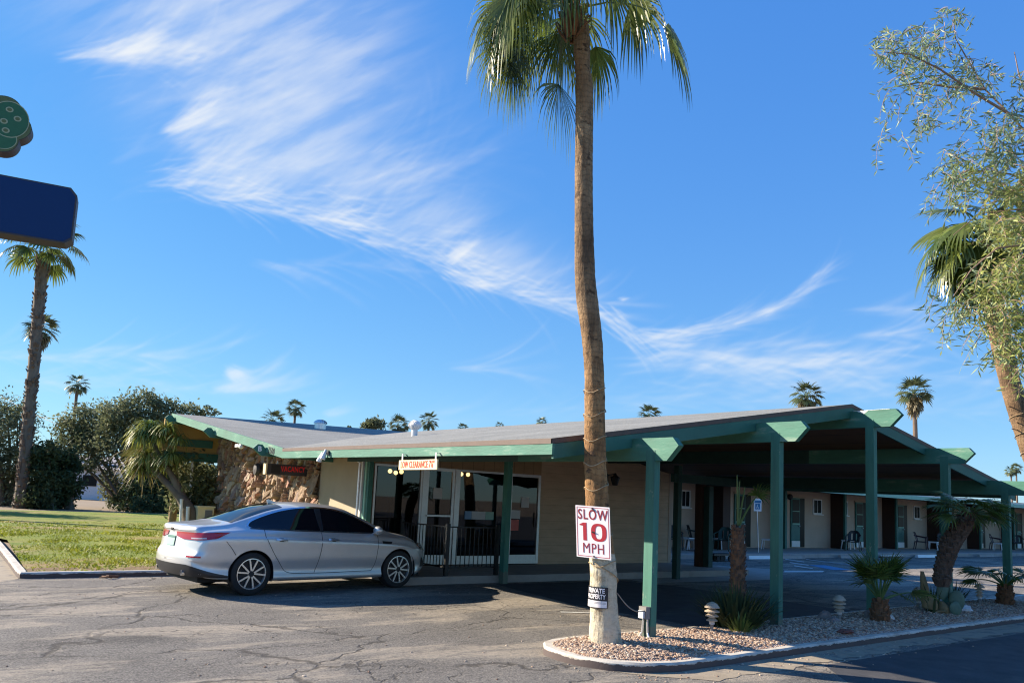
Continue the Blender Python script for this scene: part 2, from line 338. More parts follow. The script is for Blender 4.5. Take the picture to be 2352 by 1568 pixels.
m_stub = mat('palm_stub', (.13, .08, .055), .9, .35, 14, bs=.3, bscale=30)
m_grassblade = leafmat('grass_blades', (.15, .22, .012), (.36, .35, .035), .5, .6, .3)

# ------------------------------------------------------------------ mesh helpers
class MB:
    def __init__(s): s.v = []; s.f = []
    def add(s, vs, fs):
        b = len(s.v); s.v += [tuple(p) for p in vs]; s.f += [tuple(b+i for i in f) for f in fs]
    def box(s, a, b):
        x0, y0, z0 = [min(p, q) for p, q in zip(a, b)]; x1, y1, z1 = [max(p, q) for p, q in zip(a, b)]
        s.add([(x0, y0, z0), (x1, y0, z0), (x1, y1, z0), (x0, y1, z0), (x0, y0, z1), (x1, y0, z1), (x1, y1, z1), (x0, y1, z1)],
              [(0, 3, 2, 1), (4, 5, 6, 7), (0, 1, 5, 4), (1, 2, 6, 5), (2, 3, 7, 6), (3, 0, 4, 7)])
    def obox(s, c, ax, h):
        c = Vector(c); ax = [Vector(a).normalized() for a in ax]; vs = []
        for k in (-1, 1):
            for (i, j) in ((-1, -1), (1, -1), (1, 1), (-1, 1)): vs.append(c+ax[0]*h[0]*i+ax[1]*h[1]*j+ax[2]*h[2]*k)
        s.add(vs, [(0, 3, 2, 1), (4, 5, 6, 7), (0, 1, 5, 4), (1, 2, 6, 5), (2, 3, 7, 6), (3, 0, 4, 7)])
    def bar(s, a, b, w, h, up=(0, 0, 1)):
        a = Vector(a); b = Vector(b); d = (b-a); L = d.length; d.normalize()
        u = Vector(up); sd = d.cross(u)
        if sd.length < 1e-4: sd = d.cross(Vector((1, 0, 0)))
        sd.normalize(); u = sd.cross(d)
        s.obox((a+b)/2, (d, sd, u), (L/2, w/2, h/2))
    def prism(s, poly, ex):
        n = len(poly); ex = Vector(ex); p = [Vector(q) for q in poly]
        s.add(p+[q+ex for q in p], [tuple(range(n))[::-1], tuple(range(n, 2*n))]+[(i, (i+1) % n, n+(i+1) % n, n+i) for i in range(n)])
    def tube(s, pts, r, n=8, cap=True):
        pts = [Vector(p) for p in pts]; rs = r if hasattr(r, '__len__') else [r]*len(pts)
        vs = []; prev = None
        for i, p in enumerate(pts):
            t = (pts[min(i+1, len(pts)-1)]-pts[max(i-1, 0)]).normalized()
            if prev is None:
                a = Vector((1, 0, 0)) if abs(t.x) < .8 else Vector((0, 1, 0)); a = (a-t*a.dot(t)).normalized()
            else: a = (prev-t*prev.dot(t)).normalized()
            prev = a; b = t.cross(a)
            for k in range(n):
                th = 2*math.pi*k/n; vs.append(p+(a*math.cos(th)+b*math.sin(th))*rs[i])
        fs = []
        for i in range(len(pts)-1):
            for k in range(n): fs.append((i*n+k, i*n+(k+1) % n, (i+1)*n+(k+1) % n, (i+1)*n+k))
        if cap: fs += [tuple(range(n))[::-1], tuple((len(pts)-1)*n+k for k in range(n))]
        s.add(vs, fs)
    def lathe(s, prof, c=(0, 0, 0), n=24, axis='z', cap=True):
        c = Vector(c); vs = []
        for (r, h) in prof:
            for k in range(n):
                th = 2*math.pi*k/n; a, b = r*math.cos(th), r*math.sin(th)
                vs.append(c+(Vector((a, b, h)) if axis == 'z' else Vector((a, h, b)) if axis == 'y' else Vector((h, a, b))))
        fs = [(i*n+k, i*n+(k+1) % n, (i+1)*n+(k+1) % n, (i+1)*n+k) for i in range(len(prof)-1) for k in range(n)]
        s.add(vs, fs+([tuple(range(n))[::-1], tuple((len(prof)-1)*n+k for k in range(n))] if cap else []))
    def ell(s, c, r, nu=12, nv=8, jit=0, seed=0):
        rr = random.Random(seed); c = Vector(c); vs = []
        for j in range(nv+1):
            ph = -math.pi/2+math.pi*j/nv
            for i in range(nu):
                th = 2*math.pi*i/nu; k = 1+rr.uniform(-jit, jit)
                vs.append(c+Vector((r[0]*math.cos(ph)*math.cos(th)*k, r[1]*math.cos(ph)*math.sin(th)*k, r[2]*math.sin(ph)*k)))
        s.add(vs, [(j*nu+i, j*nu+(i+1) % nu, (j+1)*nu+(i+1) % nu, (j+1)*nu+i) for j in range(nv) for i in range(nu)])
    def grid(s, P):
        n = len(P); m = len(P[0]); s.add([q for row in P for q in row], [(i*m+j, i*m+j+1, (i+1)*m+j+1, (i+1)*m+j) for i in range(n-1) for j in range(m-1)])
    def build(s, name, m, parent=None, world=True, smooth=False, sharp=40):
        off = Vector((0, 0, 0))
        if parent is not None and world:
            q = parent
            while q is not None: off += q.location; q = q.parent
        me = bpy.data.meshes.new(name)
        me.from_pydata([(p[0]-off.x, p[1]-off.y, p[2]-off.z) for p in s.v], [], s.f); me.update()
        if smooth:
            me.polygons.foreach_set('use_smooth', [True]*len(me.polygons)); me.update()
            try: me.set_sharp_from_angle(angle=R(sharp))
            except Exception: pass
        if m: me.materials.append(m)
        o = bpy.data.objects.new(name, me); COL.objects.link(o)
        if parent is not None: o.parent = parent
        return o
def meta(o, label=None, cat=None, group=None, kind=None):
    if label: o['label'] = label
    if cat: o['category'] = cat
    if group: o['group'] = group
    if kind: o['kind'] = kind
    return o
def thing(name, label, cat, loc=(0, 0, 0), rz=0., group=None):
    o = bpy.data.objects.new(name, None); COL.objects.link(o); o.empty_display_size = .2
    o.location = loc; o.rotation_euler = (0, 0, rz); return meta(o, label, cat, group)
def copy_tree(o, parent=None):
    c = o.copy(); COL.objects.link(c); c.parent = parent
    for ch in list(o.children): copy_tree(ch, c)
    return c
def single(mb, name, m, label, cat, loc=(0, 0, 0), group=None, smooth=False, kind=None):
    loc = Vector(loc); mb.v = [(p[0]-loc.x, p[1]-loc.y, p[2]-loc.z) for p in mb.v]
    o = mb.build(name, m, None, smooth=smooth); o.location = loc; return meta(o, label, cat, group, kind)
def struct(mb, name, m, smooth=False, kind='structure'):
    o = mb.build(name, m, None, smooth=smooth); o['kind'] = kind; return o
def text_mesh(body, size, off=0., ex=.002, sx=1., sp=1.):
    cu = bpy.data.curves.new('lettering', 'FONT'); cu.body = body; cu.size = size; cu.offset = off; cu.extrude = ex
    cu.align_x = 'CENTER'; cu.align_y = 'CENTER'; cu.space_character = sp; cu.resolution_u = 3
    o = bpy.data.objects.new('lettering', cu); COL.objects.link(o)
    bpy.context.view_layer.update()
    me = bpy.data.meshes.new_from_object(o.evaluated_get(bpy.context.evaluated_depsgraph_get()))
    vs = [(v.co.x*sx, v.co.y, v.co.z) for v in me.vertices]; fs = [tuple(p.vertices) for p in me.polygons]
    bpy.data.objects.remove(o); bpy.data.curves.remove(cu); bpy.data.meshes.remove(me)
    return vs, fs
def put_text(mb, t, c, r, u, n):
    c, r, u, n = Vector(c), Vector(r), Vector(u), Vector(n)
    mb.add([c+r*x+u*y+n*z for x, y, z in t[0]], t[1])
UP = Vector((0, 0, 1))
# ------------------------------------------------------------------ the setting
SUN_AZ = np.array([-.64, .768]); SUN_EL = math.atan(.485)
b = MB(); b.grid([[(-1500+i*300, -1500+j*300, -.02) for j in range(11)] for i in range(11)]); struct(b, 'ground', m_dirt)
def sheet(name, pts, z, m, kind='structure'):
    b = MB(); b.add([(p[0], p[1], z) for p in pts], [tuple(range(len(pts)))]); return struct(b, name, m, kind=kind)
sheet('parking_lot', [(-60, -40), (110, -40), (110, 18.05), (7.0, 18.05), (7.0, 15.42), (1.35, 15.42), (1.0, 14.9), (-60, 14.9)], 0, m_asphalt)
# lawn: gently uneven soil sheet, blades on top
LX0, LX1, LY0, LY1 = 1.42, 6.9, 15.5, 46.
def lawn_x1(y): return 6.9 if y < 26 else 6.9+min(5.5, (y-26)*.45)
b = MB(); rows = []
for j in range(62):
    y = LY0+(LY1-LY0)*j/61; x0 = LX0+.03*(y-LY0)
    if y > 24: x0 -= (y-24)*.35
    rows.append([(x0+(lawn_x1(y)-x0)*i/16, y, .07+.03*mnoise.noise((i*.4, j*.4, 0))) for i in range(17)])
b.grid(rows); struct(b, 'lawn_soil', m_lawn, True)
b = MB(); r = random.Random(3)
for k in range(34000):
    y = LY0+.25+(34-LY0)*(r.random()**1.35); x0 = LX0+.03*(y-LY0)
    if y > 24: x0 -= (y-24)*.35
    x = x0+(lawn_x1(y)-x0)*r.random()
    d = mnoise.noise((x*.8, y*.5, 3.))
    if r.random() > .55+.9*d or (y < 16.3 and r.random() < .75): continue
    a = r.uniform(0, 6.28); h = r.uniform(.025, .06)*(1+.4*d); w = r.uniform(.008, .018)*(1+y*.03)
    c, s_ = math.cos(a), math.sin(a); lx, ly = r.uniform(-.05, .05), r.uniform(-.05, .05)
    z = .06
    b.add([(x-c*w, y-s_*w, z), (x+c*w, y+s_*w, z), (x+lx, y+ly, z+h)], [(0, 1, 2)])
o = single(b, 'grass', m_grassblade, 'short patchy green and straw coloured lawn grass beside the parking lot', 'grass', kind='stuff')
def kerb(name, pts, w, h, m, close=False, z0=-.02, up=.02):
    """kerb of a rounded section swept along a polyline"""
    b = MB(); P = [Vector((p[0], p[1], 0)) for p in pts]; n = len(P); rows = []
    prof = [(-w/2, z0), (-w/2, h-up), (-w/2+up, h), (w/2-up, h), (w/2, h-up), (w/2, z0)]
    for i, p in enumerate(P):
        a = P[(i-1) % n] if (close or i > 0) else P[i]; c = P[(i+1) % n] if (close or i < n-1) else P[i]
        t = (c-a).normalized(); nn = Vector((-t.y, t.x, 0)); j = 1+.06*mnoise.noise((p.x*3, p.y*3, 0))
        rows.append([(p.x+nn.x*q[0], p.y+nn.y*q[0], q[1]*j if q[1] > 0 else q[1]) for q in prof])
    if close: rows.append(rows[0])
    b.grid(rows); return struct(b, name, m, True)
def poly_line(pts, step=.25):
    out = []
    for a, c in zip(pts[:-1], pts[1:]):
        a = Vector(a); c = Vector(c); k = max(1, int((c-a).length/step))
        out += [a.lerp(c, i/k) for i in range(k)]
    return out+[Vector(pts[-1])]
kerb('lawn_kerb', poly_line([(1.42, 31.), (1.42, 24), (1.36, 15.44), (7.0, 15.46)]), .14, .10, m_kerb)
sheet('verge', [(-40, 14.9), (1.0, 14.9), (1.3, 15.4), (1.33, 26), (-40, 40)], -.004, m_dustdirt)
# planting island with mounded gravel
isl_front = [(5.78, 6.96), (5.62, 6.75), (5.57, 6.48), (5.60, 6.18), (5.73, 5.88), (5.98, 5.67), (6.3, 5.57), (7.1, 5.585), (9, 5.63), (13, 5.70), (24, 5.86)]
isl_back = [(24, 7.55), (18.2, 7.36), (13.7, 7.22), (10.4, 7.08), (8.5, 7.06), (6.7, 7.10), (6.2, 7.09), (5.95, 7.04)]
outline = poly_line(isl_front+isl_back, .2)
kerb('island_kerb', outline, .125, .095, m_kerb, True)
def isl_y(x):
    def ip(pts):
        ps = sorted(pts); 
        for (x0, y0), (x1, y1) in zip(ps[:-1], ps[1:]):
            if x0 <= x <= x1: return y0+(y1-y0)*(x-x0)/max(1e-6, x1-x0)
        return ps[0][1] if x < ps[0][0] else ps[-1][1]
    return ip([(5.57, 6.48), (5.60, 6.18), (5.73, 5.88), (5.98, 5.67), (6.3, 5.57), (7.1, 5.585), (9, 5.63), (13, 5.70), (24, 5.86)]), ip([(5.57, 6.48), (5.62, 6.75), (5.78, 6.96), (5.95, 7.04), (6.2, 7.09), (6.7, 7.10), (8.5, 7.06), (10.4, 7.08), (13.7, 7.22), (18.2, 7.36), (24, 7.55)])
def isl_z(x, y):
    y0, y1 = isl_y(x); f = min(1, max(0, (y-y0)/max(.05, y1-y0))); e = min(1, (x-5.57)/.5)
    return .085+.065*math.sin(math.pi*f)**.7*max(0, e)+.008*mnoise.noise((x*4, y*4, 0))
b = MB(); rows = []
for i in range(190):
    x = 5.59+(24-5.59)*(i/189)**1.5; y0, y1 = isl_y(x)
    rows.append([(x, y0+(y1-y0)*j/14, isl_z(x, y0+(y1-y0)*j/14)) for j in range(15)])
b.grid(rows); struct(b, 'gravel_bed', m_gravelbed, True)
b = MB(); r = random.Random(11)
ico = [(0, 0, 1)]+[(math.cos(a)*.9, math.sin(a)*.9, .45) for a in (0, 1.26, 2.51, 3.77, 5.03)]+[(math.cos(a)*.9, math.sin(a)*.9, -.45) for a in (.63, 1.88, 3.14, 4.4, 5.65)]+[(0, 0, -1)]
icf = [(0, i+1, (i+1) % 5+1) for i in range(5)]+[(i+1, i+6, (i+1) % 5+1) for i in range(5)]+[((i+1) % 5+1, i+6, (i+1) % 5+6) for i in range(5)]+[(11, (i+1) % 5+6, i+6) for i in range(5)]
for k in range(15000):
    x = 5.66+12*(r.random()**1.7); y0, y1 = isl_y(x)
    if y1-y0 < .25: continue
    y = r.uniform(y0+.1, y1-.08); z = isl_z(x, y); s_ = r.uniform(.008, .017)*(1 if r.random() < .92 else 1.6)
    m3 = Matrix.Rotation(r.uniform(0, 6.28), 3, 'Z') @ Matrix.Rotation(r.uniform(-.6, .6), 3, 'X') @ Matrix.Diagonal((s_*r.uniform(.8, 1.5), s_, s_*r.uniform(.5, .9)))
    b.add([m3 @ Vector((q[0]*r.uniform(.8, 1.2), q[1]*r.uniform(.8, 1.2), q[2]))+Vector((x, y, z+s_*.25)) for q in ico], icf)
o = single(b, 'gravel', m_pebble, 'pink and tan gravel filling the kerbed planting island', 'gravel', kind='stuff')
# dusty gutter strip along the island
b = MB(); r = random.Random(5); rows = []
for i in range(120):
    x = 5.6+18.4*i/119; y0 = isl_y(x)[0]-.06; w = .42+.25*mnoise.noise((x*.9, 1, 0))+.12*mnoise.noise((x*4, 2, 0)); w *= min(1, (x-5.5)/.9)
    rows.append([(x, y0-w*k/4, .004) for k in range(5)])
b.grid(rows); struct(b, 'gutter', m_dustdirt)
sheet('driveway', [(8.2, 5.05), (12, 5.1), (24, 5.2), (110, 6), (110, -40), (6.2, -40), (6.9, 2.0), (7.4, 4.2)], .002, m_darkasphalt_shade)
sheet('carport_shade_patch', [(9.0, 7.35), (13.4, 7.4), (13.1, 11.6), (12.6, 12.7), (9.2, 12.8), (8.75, 10)], .002, m_darkasphalt_shade)  # dark sheet that paints the carport roof's shade onto the floor
# loose debris on the asphalt
b = MB(); r = random.Random(21)
for k in range(420):
    if r.random() < .45: x = r.uniform(5.3, 12); y = isl_y(max(5.5, x))[0]-.08-abs(r.gauss(0, .28))
    elif r.random() < .4: x = r.uniform(1.4, 7); y = 15.3-abs(r.gauss(0, .3))
    else: x = r.uniform(.5, 9); y = r.uniform(4.2, 14.6)
    s_ = r.uniform(.004, .014)
    m3 = Matrix.Rotation(r.uniform(0, 6.28), 3, 'Z') @ Matrix.Diagonal((s_*1.4, s_, s_*.7))
    b.add([m3 @ Vector(q)+Vector((x, y, .004)) for q in ico], icf)
single(b, 'scattered_gravel', m_pebble, 'loose pebbles strewn over the old asphalt', 'gravel', kind='stuff')
# walkways
b = MB(); b.box((7.19, 13.02, -.02), (17.6, 15.2, .148)); struct(b, 'entrance_walkway', m_concrete)
b = MB(); b.box((17.6, 17.95, -.02), (75, 21.05, .165)); struct(b, 'motel_walkway', m_concrete)
sheet('carport_slab', [(13.0, 12.2), (17.6, 12.0), (20.5, 14.2), (17.6, 17.9), (17.6, 13.0), (13, 13.0)], .004, m_concrete)
kerb('motel_kerb', poly_line([(17.6, 17.9), (75, 17.9)], 1.), .13, .16, m_concrete)
def mark(pts, m, z=.008, name='road_marking'):
    b = MB(); b.add([(p[0], p[1], z) for p in pts], [(0, 1, 2, 3)]); return struct(b, name, m)
za = lambda X, Y: ((2160+X*.30612)/1.2245, (1500+Y*.30612)/1.2245)
mark([G(*za(370, 290)), G(*za(520, 290)), G(*za(770, 335)), G(*za(600, 335))], m_markblue)
mark([G(*za(150, 340)), G(*za(520, 342)), G(*za(500, 355)), G(*za(150, 356))], m_markwhite)
for q in (0, 40, 80):
    mark([G(*za(160+q, 232+q*.75)), G(*za(330+q, 258+q*.75)), G(*za(335+q, 264+q*.75)), G(*za(160+q, 239+q*.75))], m_markwhite)
    mark([G(*za(350+q*2, 236+q*.3)), G(*za(780+q*2, 288+q*.3)), G(*za(780+q*2, 293+q*.3)), G(*za(350+q*2, 240+q*.3))], m_markwhite, .012)
mark([(7.9, 9.25), (8.35, 9.0), (8.4, 9.06), (7.95, 9.32)], m_markwhite)
zs = lambda X, Y: ((700+X*.17857)/1.2245, (1220+Y*.17857)/1.2245)
zl = lambda X, Y: ((980+X*.22953)/1.2245, (1280+Y*.22953)/1.2245)
ze = lambda X, Y: ((1280+X*.22953)/1.2245, (1280+Y*.22953)/1.2245)
zb = lambda X, Y: ((1850+X*.17857)/1.2245, (1360+Y*.17857)/1.2245)
zc = lambda X, Y: ((440+X*.23599)/1.2245, (1130+Y*.23599)/1.2245)
z8 = lambda X, Y: ((1500+X*.340136)/1.2245, (1500+Y*.340136)/1.2245)
z8a = lambda X, Y: ((1860+X*.43367)/1.2245, (1350+Y*.43367)/1.2245)

# ------------------------------------------------------------------ motel office with carport
E0, YF, XR = 5.61, 6.85, 11.94
P0, DP = 6.951, 2.496
def zB(x, y): return 2.385+.175*(x-E0 if x <= XR else 2*XR-x-E0)+.0135*(y-YF)
def zA(x, y): return 2.52+.1365*(y-15.58)+.022*(x-E0)
office = thing('motel_office', 'low motel office with butterfly roof, green beams and open carport on green posts', 'building', (E0, YF, 0))
YV, YJ, YE, XE, YK = 15.44, 23.3, 25.2, 18.27, 13.2
b = MB()
def slab(b, pts, t=.05):
    n = len(pts); b.add(list(pts)+[(p[0], p[1], p[2]-t) for p in pts], [tuple(range(n)), tuple(range(2*n-1, n-1, -1))])
planes = [[(E0, YF, zB(E0, YF)), (XR, YF, zB(XR, YF)), (XR, YJ, zB(XR, YJ)), (E0, YV, zB(E0, YV))],
          [(XR, YF, zB(XR, YF)), (XE, YF, zB(XE, YF)), (XE, YK, zB(XE, YK)), (XR, YJ, zB(XR, YJ))],
          [(E0, YV, zA(E0, YV)), (XR, YJ, zA(XR, YJ)), (XE, YK, zA(XE, YK)), (XE, YE, zA(XE, YE)), (E0, YE, zA(E0, YE))],
          [(E0, YE, zA(E0, YE)), (XE, YE, zA(XE, YE)), (XE, 33, zA(XE, YE)-1.1), (E0, 33, zA(E0, YE)-1.1)]]
for p in planes: slab(b, p)
roof = b.build('roof', m_roof, office)
b = MB()   # dark metal drip edge round the roof
for p, q in (((E0, YF), (E0, YV)), ((E0, YF), (XR, YF)), ((XR, YF), (XE, YF)), ((XE, YF), (XE, YK))):
    ou = Vector((q[1]-p[1], p[0]-q[0], 0)).normalized()*(-.006)
    if q[0] == p[0] == E0: ou = Vector((-.006, 0, 0))
    if q[0] == p[0] == XE: ou = Vector((.006, 0, 0))
    if p[1] == q[1]: ou = Vector((0, -.006, 0))
    a = (p[0], p[1], zB(*p)); c = (q[0], q[1], zB(*q))
    b.add([(a[0]+ou.x, a[1]+ou.y, a[2]+.004), (c[0]+ou.x, c[1]+ou.y, c[2]+.004), (c[0]+ou.x, c[1]+ou.y, c[2]-.058), (a[0]+ou.x, a[1]+ou.y, a[2]-.058)], [(0, 1, 2, 3)])
b.build('drip_edge', m_brownedge, office)
b = MB()   # plank ceiling under the carport and eaves
for p in planes[:3]: slab(b, [(q[0]+(.05 if q[0] == E0 else 0), q[1]+(.05 if q[1] == YF else 0), q[2]-.053) for q in p], .03)
b.build('plank_ceiling', m_planks, office)
def board(p, q, top, hgt, th, m, name, out):
    """fascia board from p to q (xy), top heights given, thickness th inward from out normal"""
    b = MB(); o_ = Vector(out)*th
    a = Vector((p[0], p[1], top[0])); c = Vector((q[0], q[1], top[1]))
    b.prism([a, c, c-UP*hgt[1], a-UP*hgt[0]], -o_); return b.build(name, m, office)
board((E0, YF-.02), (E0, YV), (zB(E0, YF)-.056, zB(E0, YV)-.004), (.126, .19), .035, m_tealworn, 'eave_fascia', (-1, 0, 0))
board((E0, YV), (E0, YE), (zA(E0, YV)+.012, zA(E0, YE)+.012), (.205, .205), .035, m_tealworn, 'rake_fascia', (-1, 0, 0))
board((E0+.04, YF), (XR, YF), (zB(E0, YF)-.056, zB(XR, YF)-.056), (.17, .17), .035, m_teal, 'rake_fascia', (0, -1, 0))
board((XR, YF), (XE, YF), (zB(XR, YF)-.056, zB(XE, YF)-.056), (.17, .17), .035, m_teal, 'rake_fascia', (0, -1, 0))
board((XE, YF), (XE, YK), (zB(XE, YF)-.056, zB(XE, YK)-.056), (.13, .13), .035, m_teal, 'eave_fascia', (1, 0, 0))
# roof beams that run out past the rake, pointed ends
for i in range(5):
    x = P0+DP*i; zb0 = [2.213, 2.65, 3.09, 2.675, 2.225][i]; yt = [6.097, 6.04, 6.02, 6.03, 6.03][i]
    yend = 15.15 if i < 4 else 13.9
    def zt(y): return .0135*(y-6.9)
    h = .275
    prof = [(yend, zb0+zt(yend)), (yend, zb0+h+zt(yend)), (yt+.09, zb0+h), (yt, zb0+h-.098), (yt+.18, zb0)]
    ym = 9.2; b = MB(); b.prism([(x-.045, y, z) for y, z in [(ym, zb0+zt(ym)), (ym, zb0+h+zt(ym))]+prof[2:]], (.09, 0, 0))
    bo = b.build('roof_beam', m_tealworn, office)
    b = MB(); b.prism([(x-.045, y, z) for y, z in prof[:2]+[(ym, zb0+h+zt(ym)), (ym, zb0+zt(ym))]], (.09, 0, 0)); b.build('shaded_beam', m_tealshade, office)  # inner length of the same beam, shade put into its colour
    b = MB(); b.box((x-.05, 6.46, .05), (x+.045, 6.60, zb0+.13)); b.build('post', m_tealpost, office)
    b = MB(); b.box((x-.075, 6.42, .03), (x+.07, 6.64, .15)); b.build('post_base', m_teal, office)
    if i == 2:      # peeled paint on top of the ridge beam
        b = MB(); b.box((x-.047, yt+.18, zb0+h+.001), (x+.047, 6.8, zb0+h+.006)); b.add([(x-.0465, 6.55, zb0+h), (x-.0465, 6.75, zb0+h), (x-.0465, 6.62, zb0+h-.05)], [(0, 1, 2)])
        b.build('peeling_paint', m_white, bo)
for x, y, w in ((P0+DP, 12.9, .12), (P0+3*DP, 12.75, .13), (P0+4*DP, 13.85, .17)):
    top = [0, 2.70, 3.1, 2.7, 2.3][round((x-P0)/DP)]
    b = MB(); b.box((x-w/2, y-w/2-.02, 0), (x+w/2, y+w/2, top)); b.build('post', m_tealpost if x < 10 else m_tealshade, office)
b = MB(); b.box((14.25, 12.68, 2.30), (17.6, 12.80, 2.50)); b.build('cross_beam', m_tealshade, office)
b = MB(); b.box((16.75, 13.95, .1), (17.25, 14.15, 2.5)); b.build('pier', m_brownwall, office)
# beams of the office end, running out past the left rake
for k, y in enumerate((GXP(*zc(100, 225), 5.34).y-.0, GXP(*zc(555, 390), 5.34).y, 16.45)):
    zt_ = zA(E0, y)-.03; xt = 5.345
    prof = [(7.2, zt_-.27), (7.2, zt_-.09), (E0, zt_-.09), (xt+.185, zt_), (xt+.09, zt_), (xt, zt_-.09), (xt+.185, zt_-.24), (E0+.3, zt_-.25)]
    b = MB(); b.prism([(px, y, pz) for px, pz in prof], (0, .1, 0)); bo = b.build('roof_beam', m_teal, office)
    if k == 2:
        b = MB(); put_text(b, text_mesh('B', .15, .004), (xt+.135, y-.003, zt_-.10), (1, 0, 0), UP, (0, -1, 0)); b.build('letter', m_white, bo)
b = MB(); put_text(b, text_mesh('3500', .19, .004, sp=1.1), GXP(*zs(352, 268), E0-.003)+Vector((0, .0, .0)), (0, -1, -.1365), (0, -.1365, 1), (-1, 0, 0))
b.build('house_number', m_signblack, office)
# --- walls
b = MB(); b.box((7.22, 15.22, .1), (7.56, 15.3, 2.6)); b.box((7.56, 15.2, 2.33), (12.17, 15.3, 2.72)); b.build('header_panel', m_boards, office)
b = MB()
xs = [12.17, 13.5, 15, 16.86]
b.prism([(12.17, 15.2, .13), (16.86, 15.2, .13), (16.86, 15.2, zB(16.86, 15.2)-.1), (12.17, 15.2, zB(12.17, 15.2)-.1)], (0, .12, 0))
b.prism([(7.56, 15.203, 2.72), (12.17, 15.203, 2.72), (12.17, 15.203, zB(12, 15.2)-.1), (7.56, 15.203, zB(7.56, 15.2)-.1)], (0, .1, 0))
b.build('siding_wall', m_siding, office)
b = MB(); b.box((16.86, 15.19, .0), (16.98, 15.32, 2.9)); b.build('corner_board', m_motel, office)
b = MB(); b.box((16.87, 15.3, .0), (16.99, 19.5, 2.95)); b.build('end_wall', m_siding, office)
b = MB(); b.box((7.16, 15.0, .05), (7.3, 17.12, 2.62)); b.build('stucco_wall', m_stucco, office)
b = MB()   # solid core behind the stone facing
b.prism([(7.19, 17.1, 0), (7.19, 25.2, 0), (7.19, 25.2, 3.75), (7.19, 17.1, 2.65)], (.2, 0, 0)); b.box((7.39, 24.9, 0), (16.9, 25.1, 3.7)); b.build('core_wall', m_stucco, office)
# split-face stone: a height field of many tilted shards
def stone():
    r = random.Random(4); ny, nz_ = 380, 170; Y0, Y1, Z1 = 17.12, 25.2, 3.72
    seeds = []
    for k in range(620):
        seeds.append((r.uniform(Y0-.2, Y1+.2), r.uniform(-.1, Z1+.1), r.uniform(.03, .13), r.uniform(-.5, .5), r.uniform(-.45, .1), r.random()))
    SD = np.array(seeds); vs = []; cols = []; fs = []
    yy = np.linspace(Y0, Y1, ny); zz = np.linspace(0, 1, nz_)
    for j, y in enumerate(yy):
        top = zA(E0, y)-.05
        for i, z in enumerate(zz*top):
            wy = y+.016*mnoise.noise((y*6, z*6, 0)); wz = z+.02*mnoise.noise((y*6, z*6, 7))
            d = ((SD[:, 0]-wy+.18*(SD[:, 1]-wz)*SD[:, 3]*8)/.105)**2+((SD[:, 1]-wz)/.20)**2
            k = np.argpartition(d, 2)[:2]; k = k[np.argsort(d[k])]
            e = math.sqrt(d[k[1]])-math.sqrt(d[k[0]]); sd = SD[k[0]]
            hgt = sd[2]+sd[3]*(wy-sd[0])+sd[4]*(wz-sd[1])
            hgt = max(0, hgt)*min(1, max(0, e-.04)/.12)+.012*mnoise.noise((y*14, z*14, 3))
            vs.append((7.19-hgt, y, z)); cols.append((sd[5], min(1, max(0, e-.03)/.10)))
    for j in range(ny-1):
        for i in range(nz_-1): fs.append((j*nz_+i, j*nz_+i+1, (j+1)*nz_+i+1, (j+1)*nz_+i))
    b = MB(); b.add(vs, fs)
    m, nt, p = newmat('split_stone')
    a = nt.nodes.new('ShaderNodeAttribute'); a.attribute_name = 'stone'
    s = nt.nodes.new('ShaderNodeSeparateColor'); nt.links.new(a.outputs['Color'], s.inputs[0])
    c = ramp(nt, [(0, (.26, .19, .135)), (.22, (.40, .26, .18)), (.4, (.50, .37, .26)), (.52, (.44, .20, .115)), (.62, (.27, .19, .17)), (.78, (.56, .45, .33)), (.9, (.33, .24, .16)), (1, (.5, .33, .22))], s.outputs[0])
    c = mixc(nt, 1., c, ramp(nt, [(.3, (.7, .7, .7)), (.7, (1.2, 1.2, 1.2))], nz(nt, 9, 6, .7, coords(nt))), 'MULTIPLY')
    c = mixc(nt, math_(nt, 'SUBTRACT', 1., s.outputs[1]), c, (.13, .10, .085))
    nt.links.new(c, p.inputs['Base Color']); p.inputs['Roughness'].default_value = .92
    bump(nt, p, nz(nt, 25, 6, .7, coords(nt)), .6, .03)
    o = b.build('stone_wall', m, office)
    at = o.data.color_attributes.new('stone', 'FLOAT_COLOR', 'POINT')
    at.data.foreach_set('color', np.array([(c0, c1, 0, 1) for c0, c1 in cols], dtype=np.float32).ravel())
    b = MB(); b.grid([[(7.19-.06, 25.2, z), (7.39, 25.2, z)] for z in (0, 3.7)]); b.build('stone_return', m_stone_grey, office)
stone()
# ochre gable filler and porch trim beyond the stone wall
b = MB(); b.prism([(5.45, 25.25, 2.42), (7.17, 25.25, 2.42), (7.17, 25.25, 3.72), (5.45, 25.25, 3.7)], (0, .08, 0)); b.build('gable_panel', m_yellow, office)
b = MB(); b.box((5.6, 25.18, 2.86), (6.9, 25.25, 3.09)); b.build('gable_trim', m_tealdark, office)
b = MB(); b.box((5.5, 25.15, 2.42), (7.17, 25.25, 2.68)); b.build('gable_trim', m_teal, office)
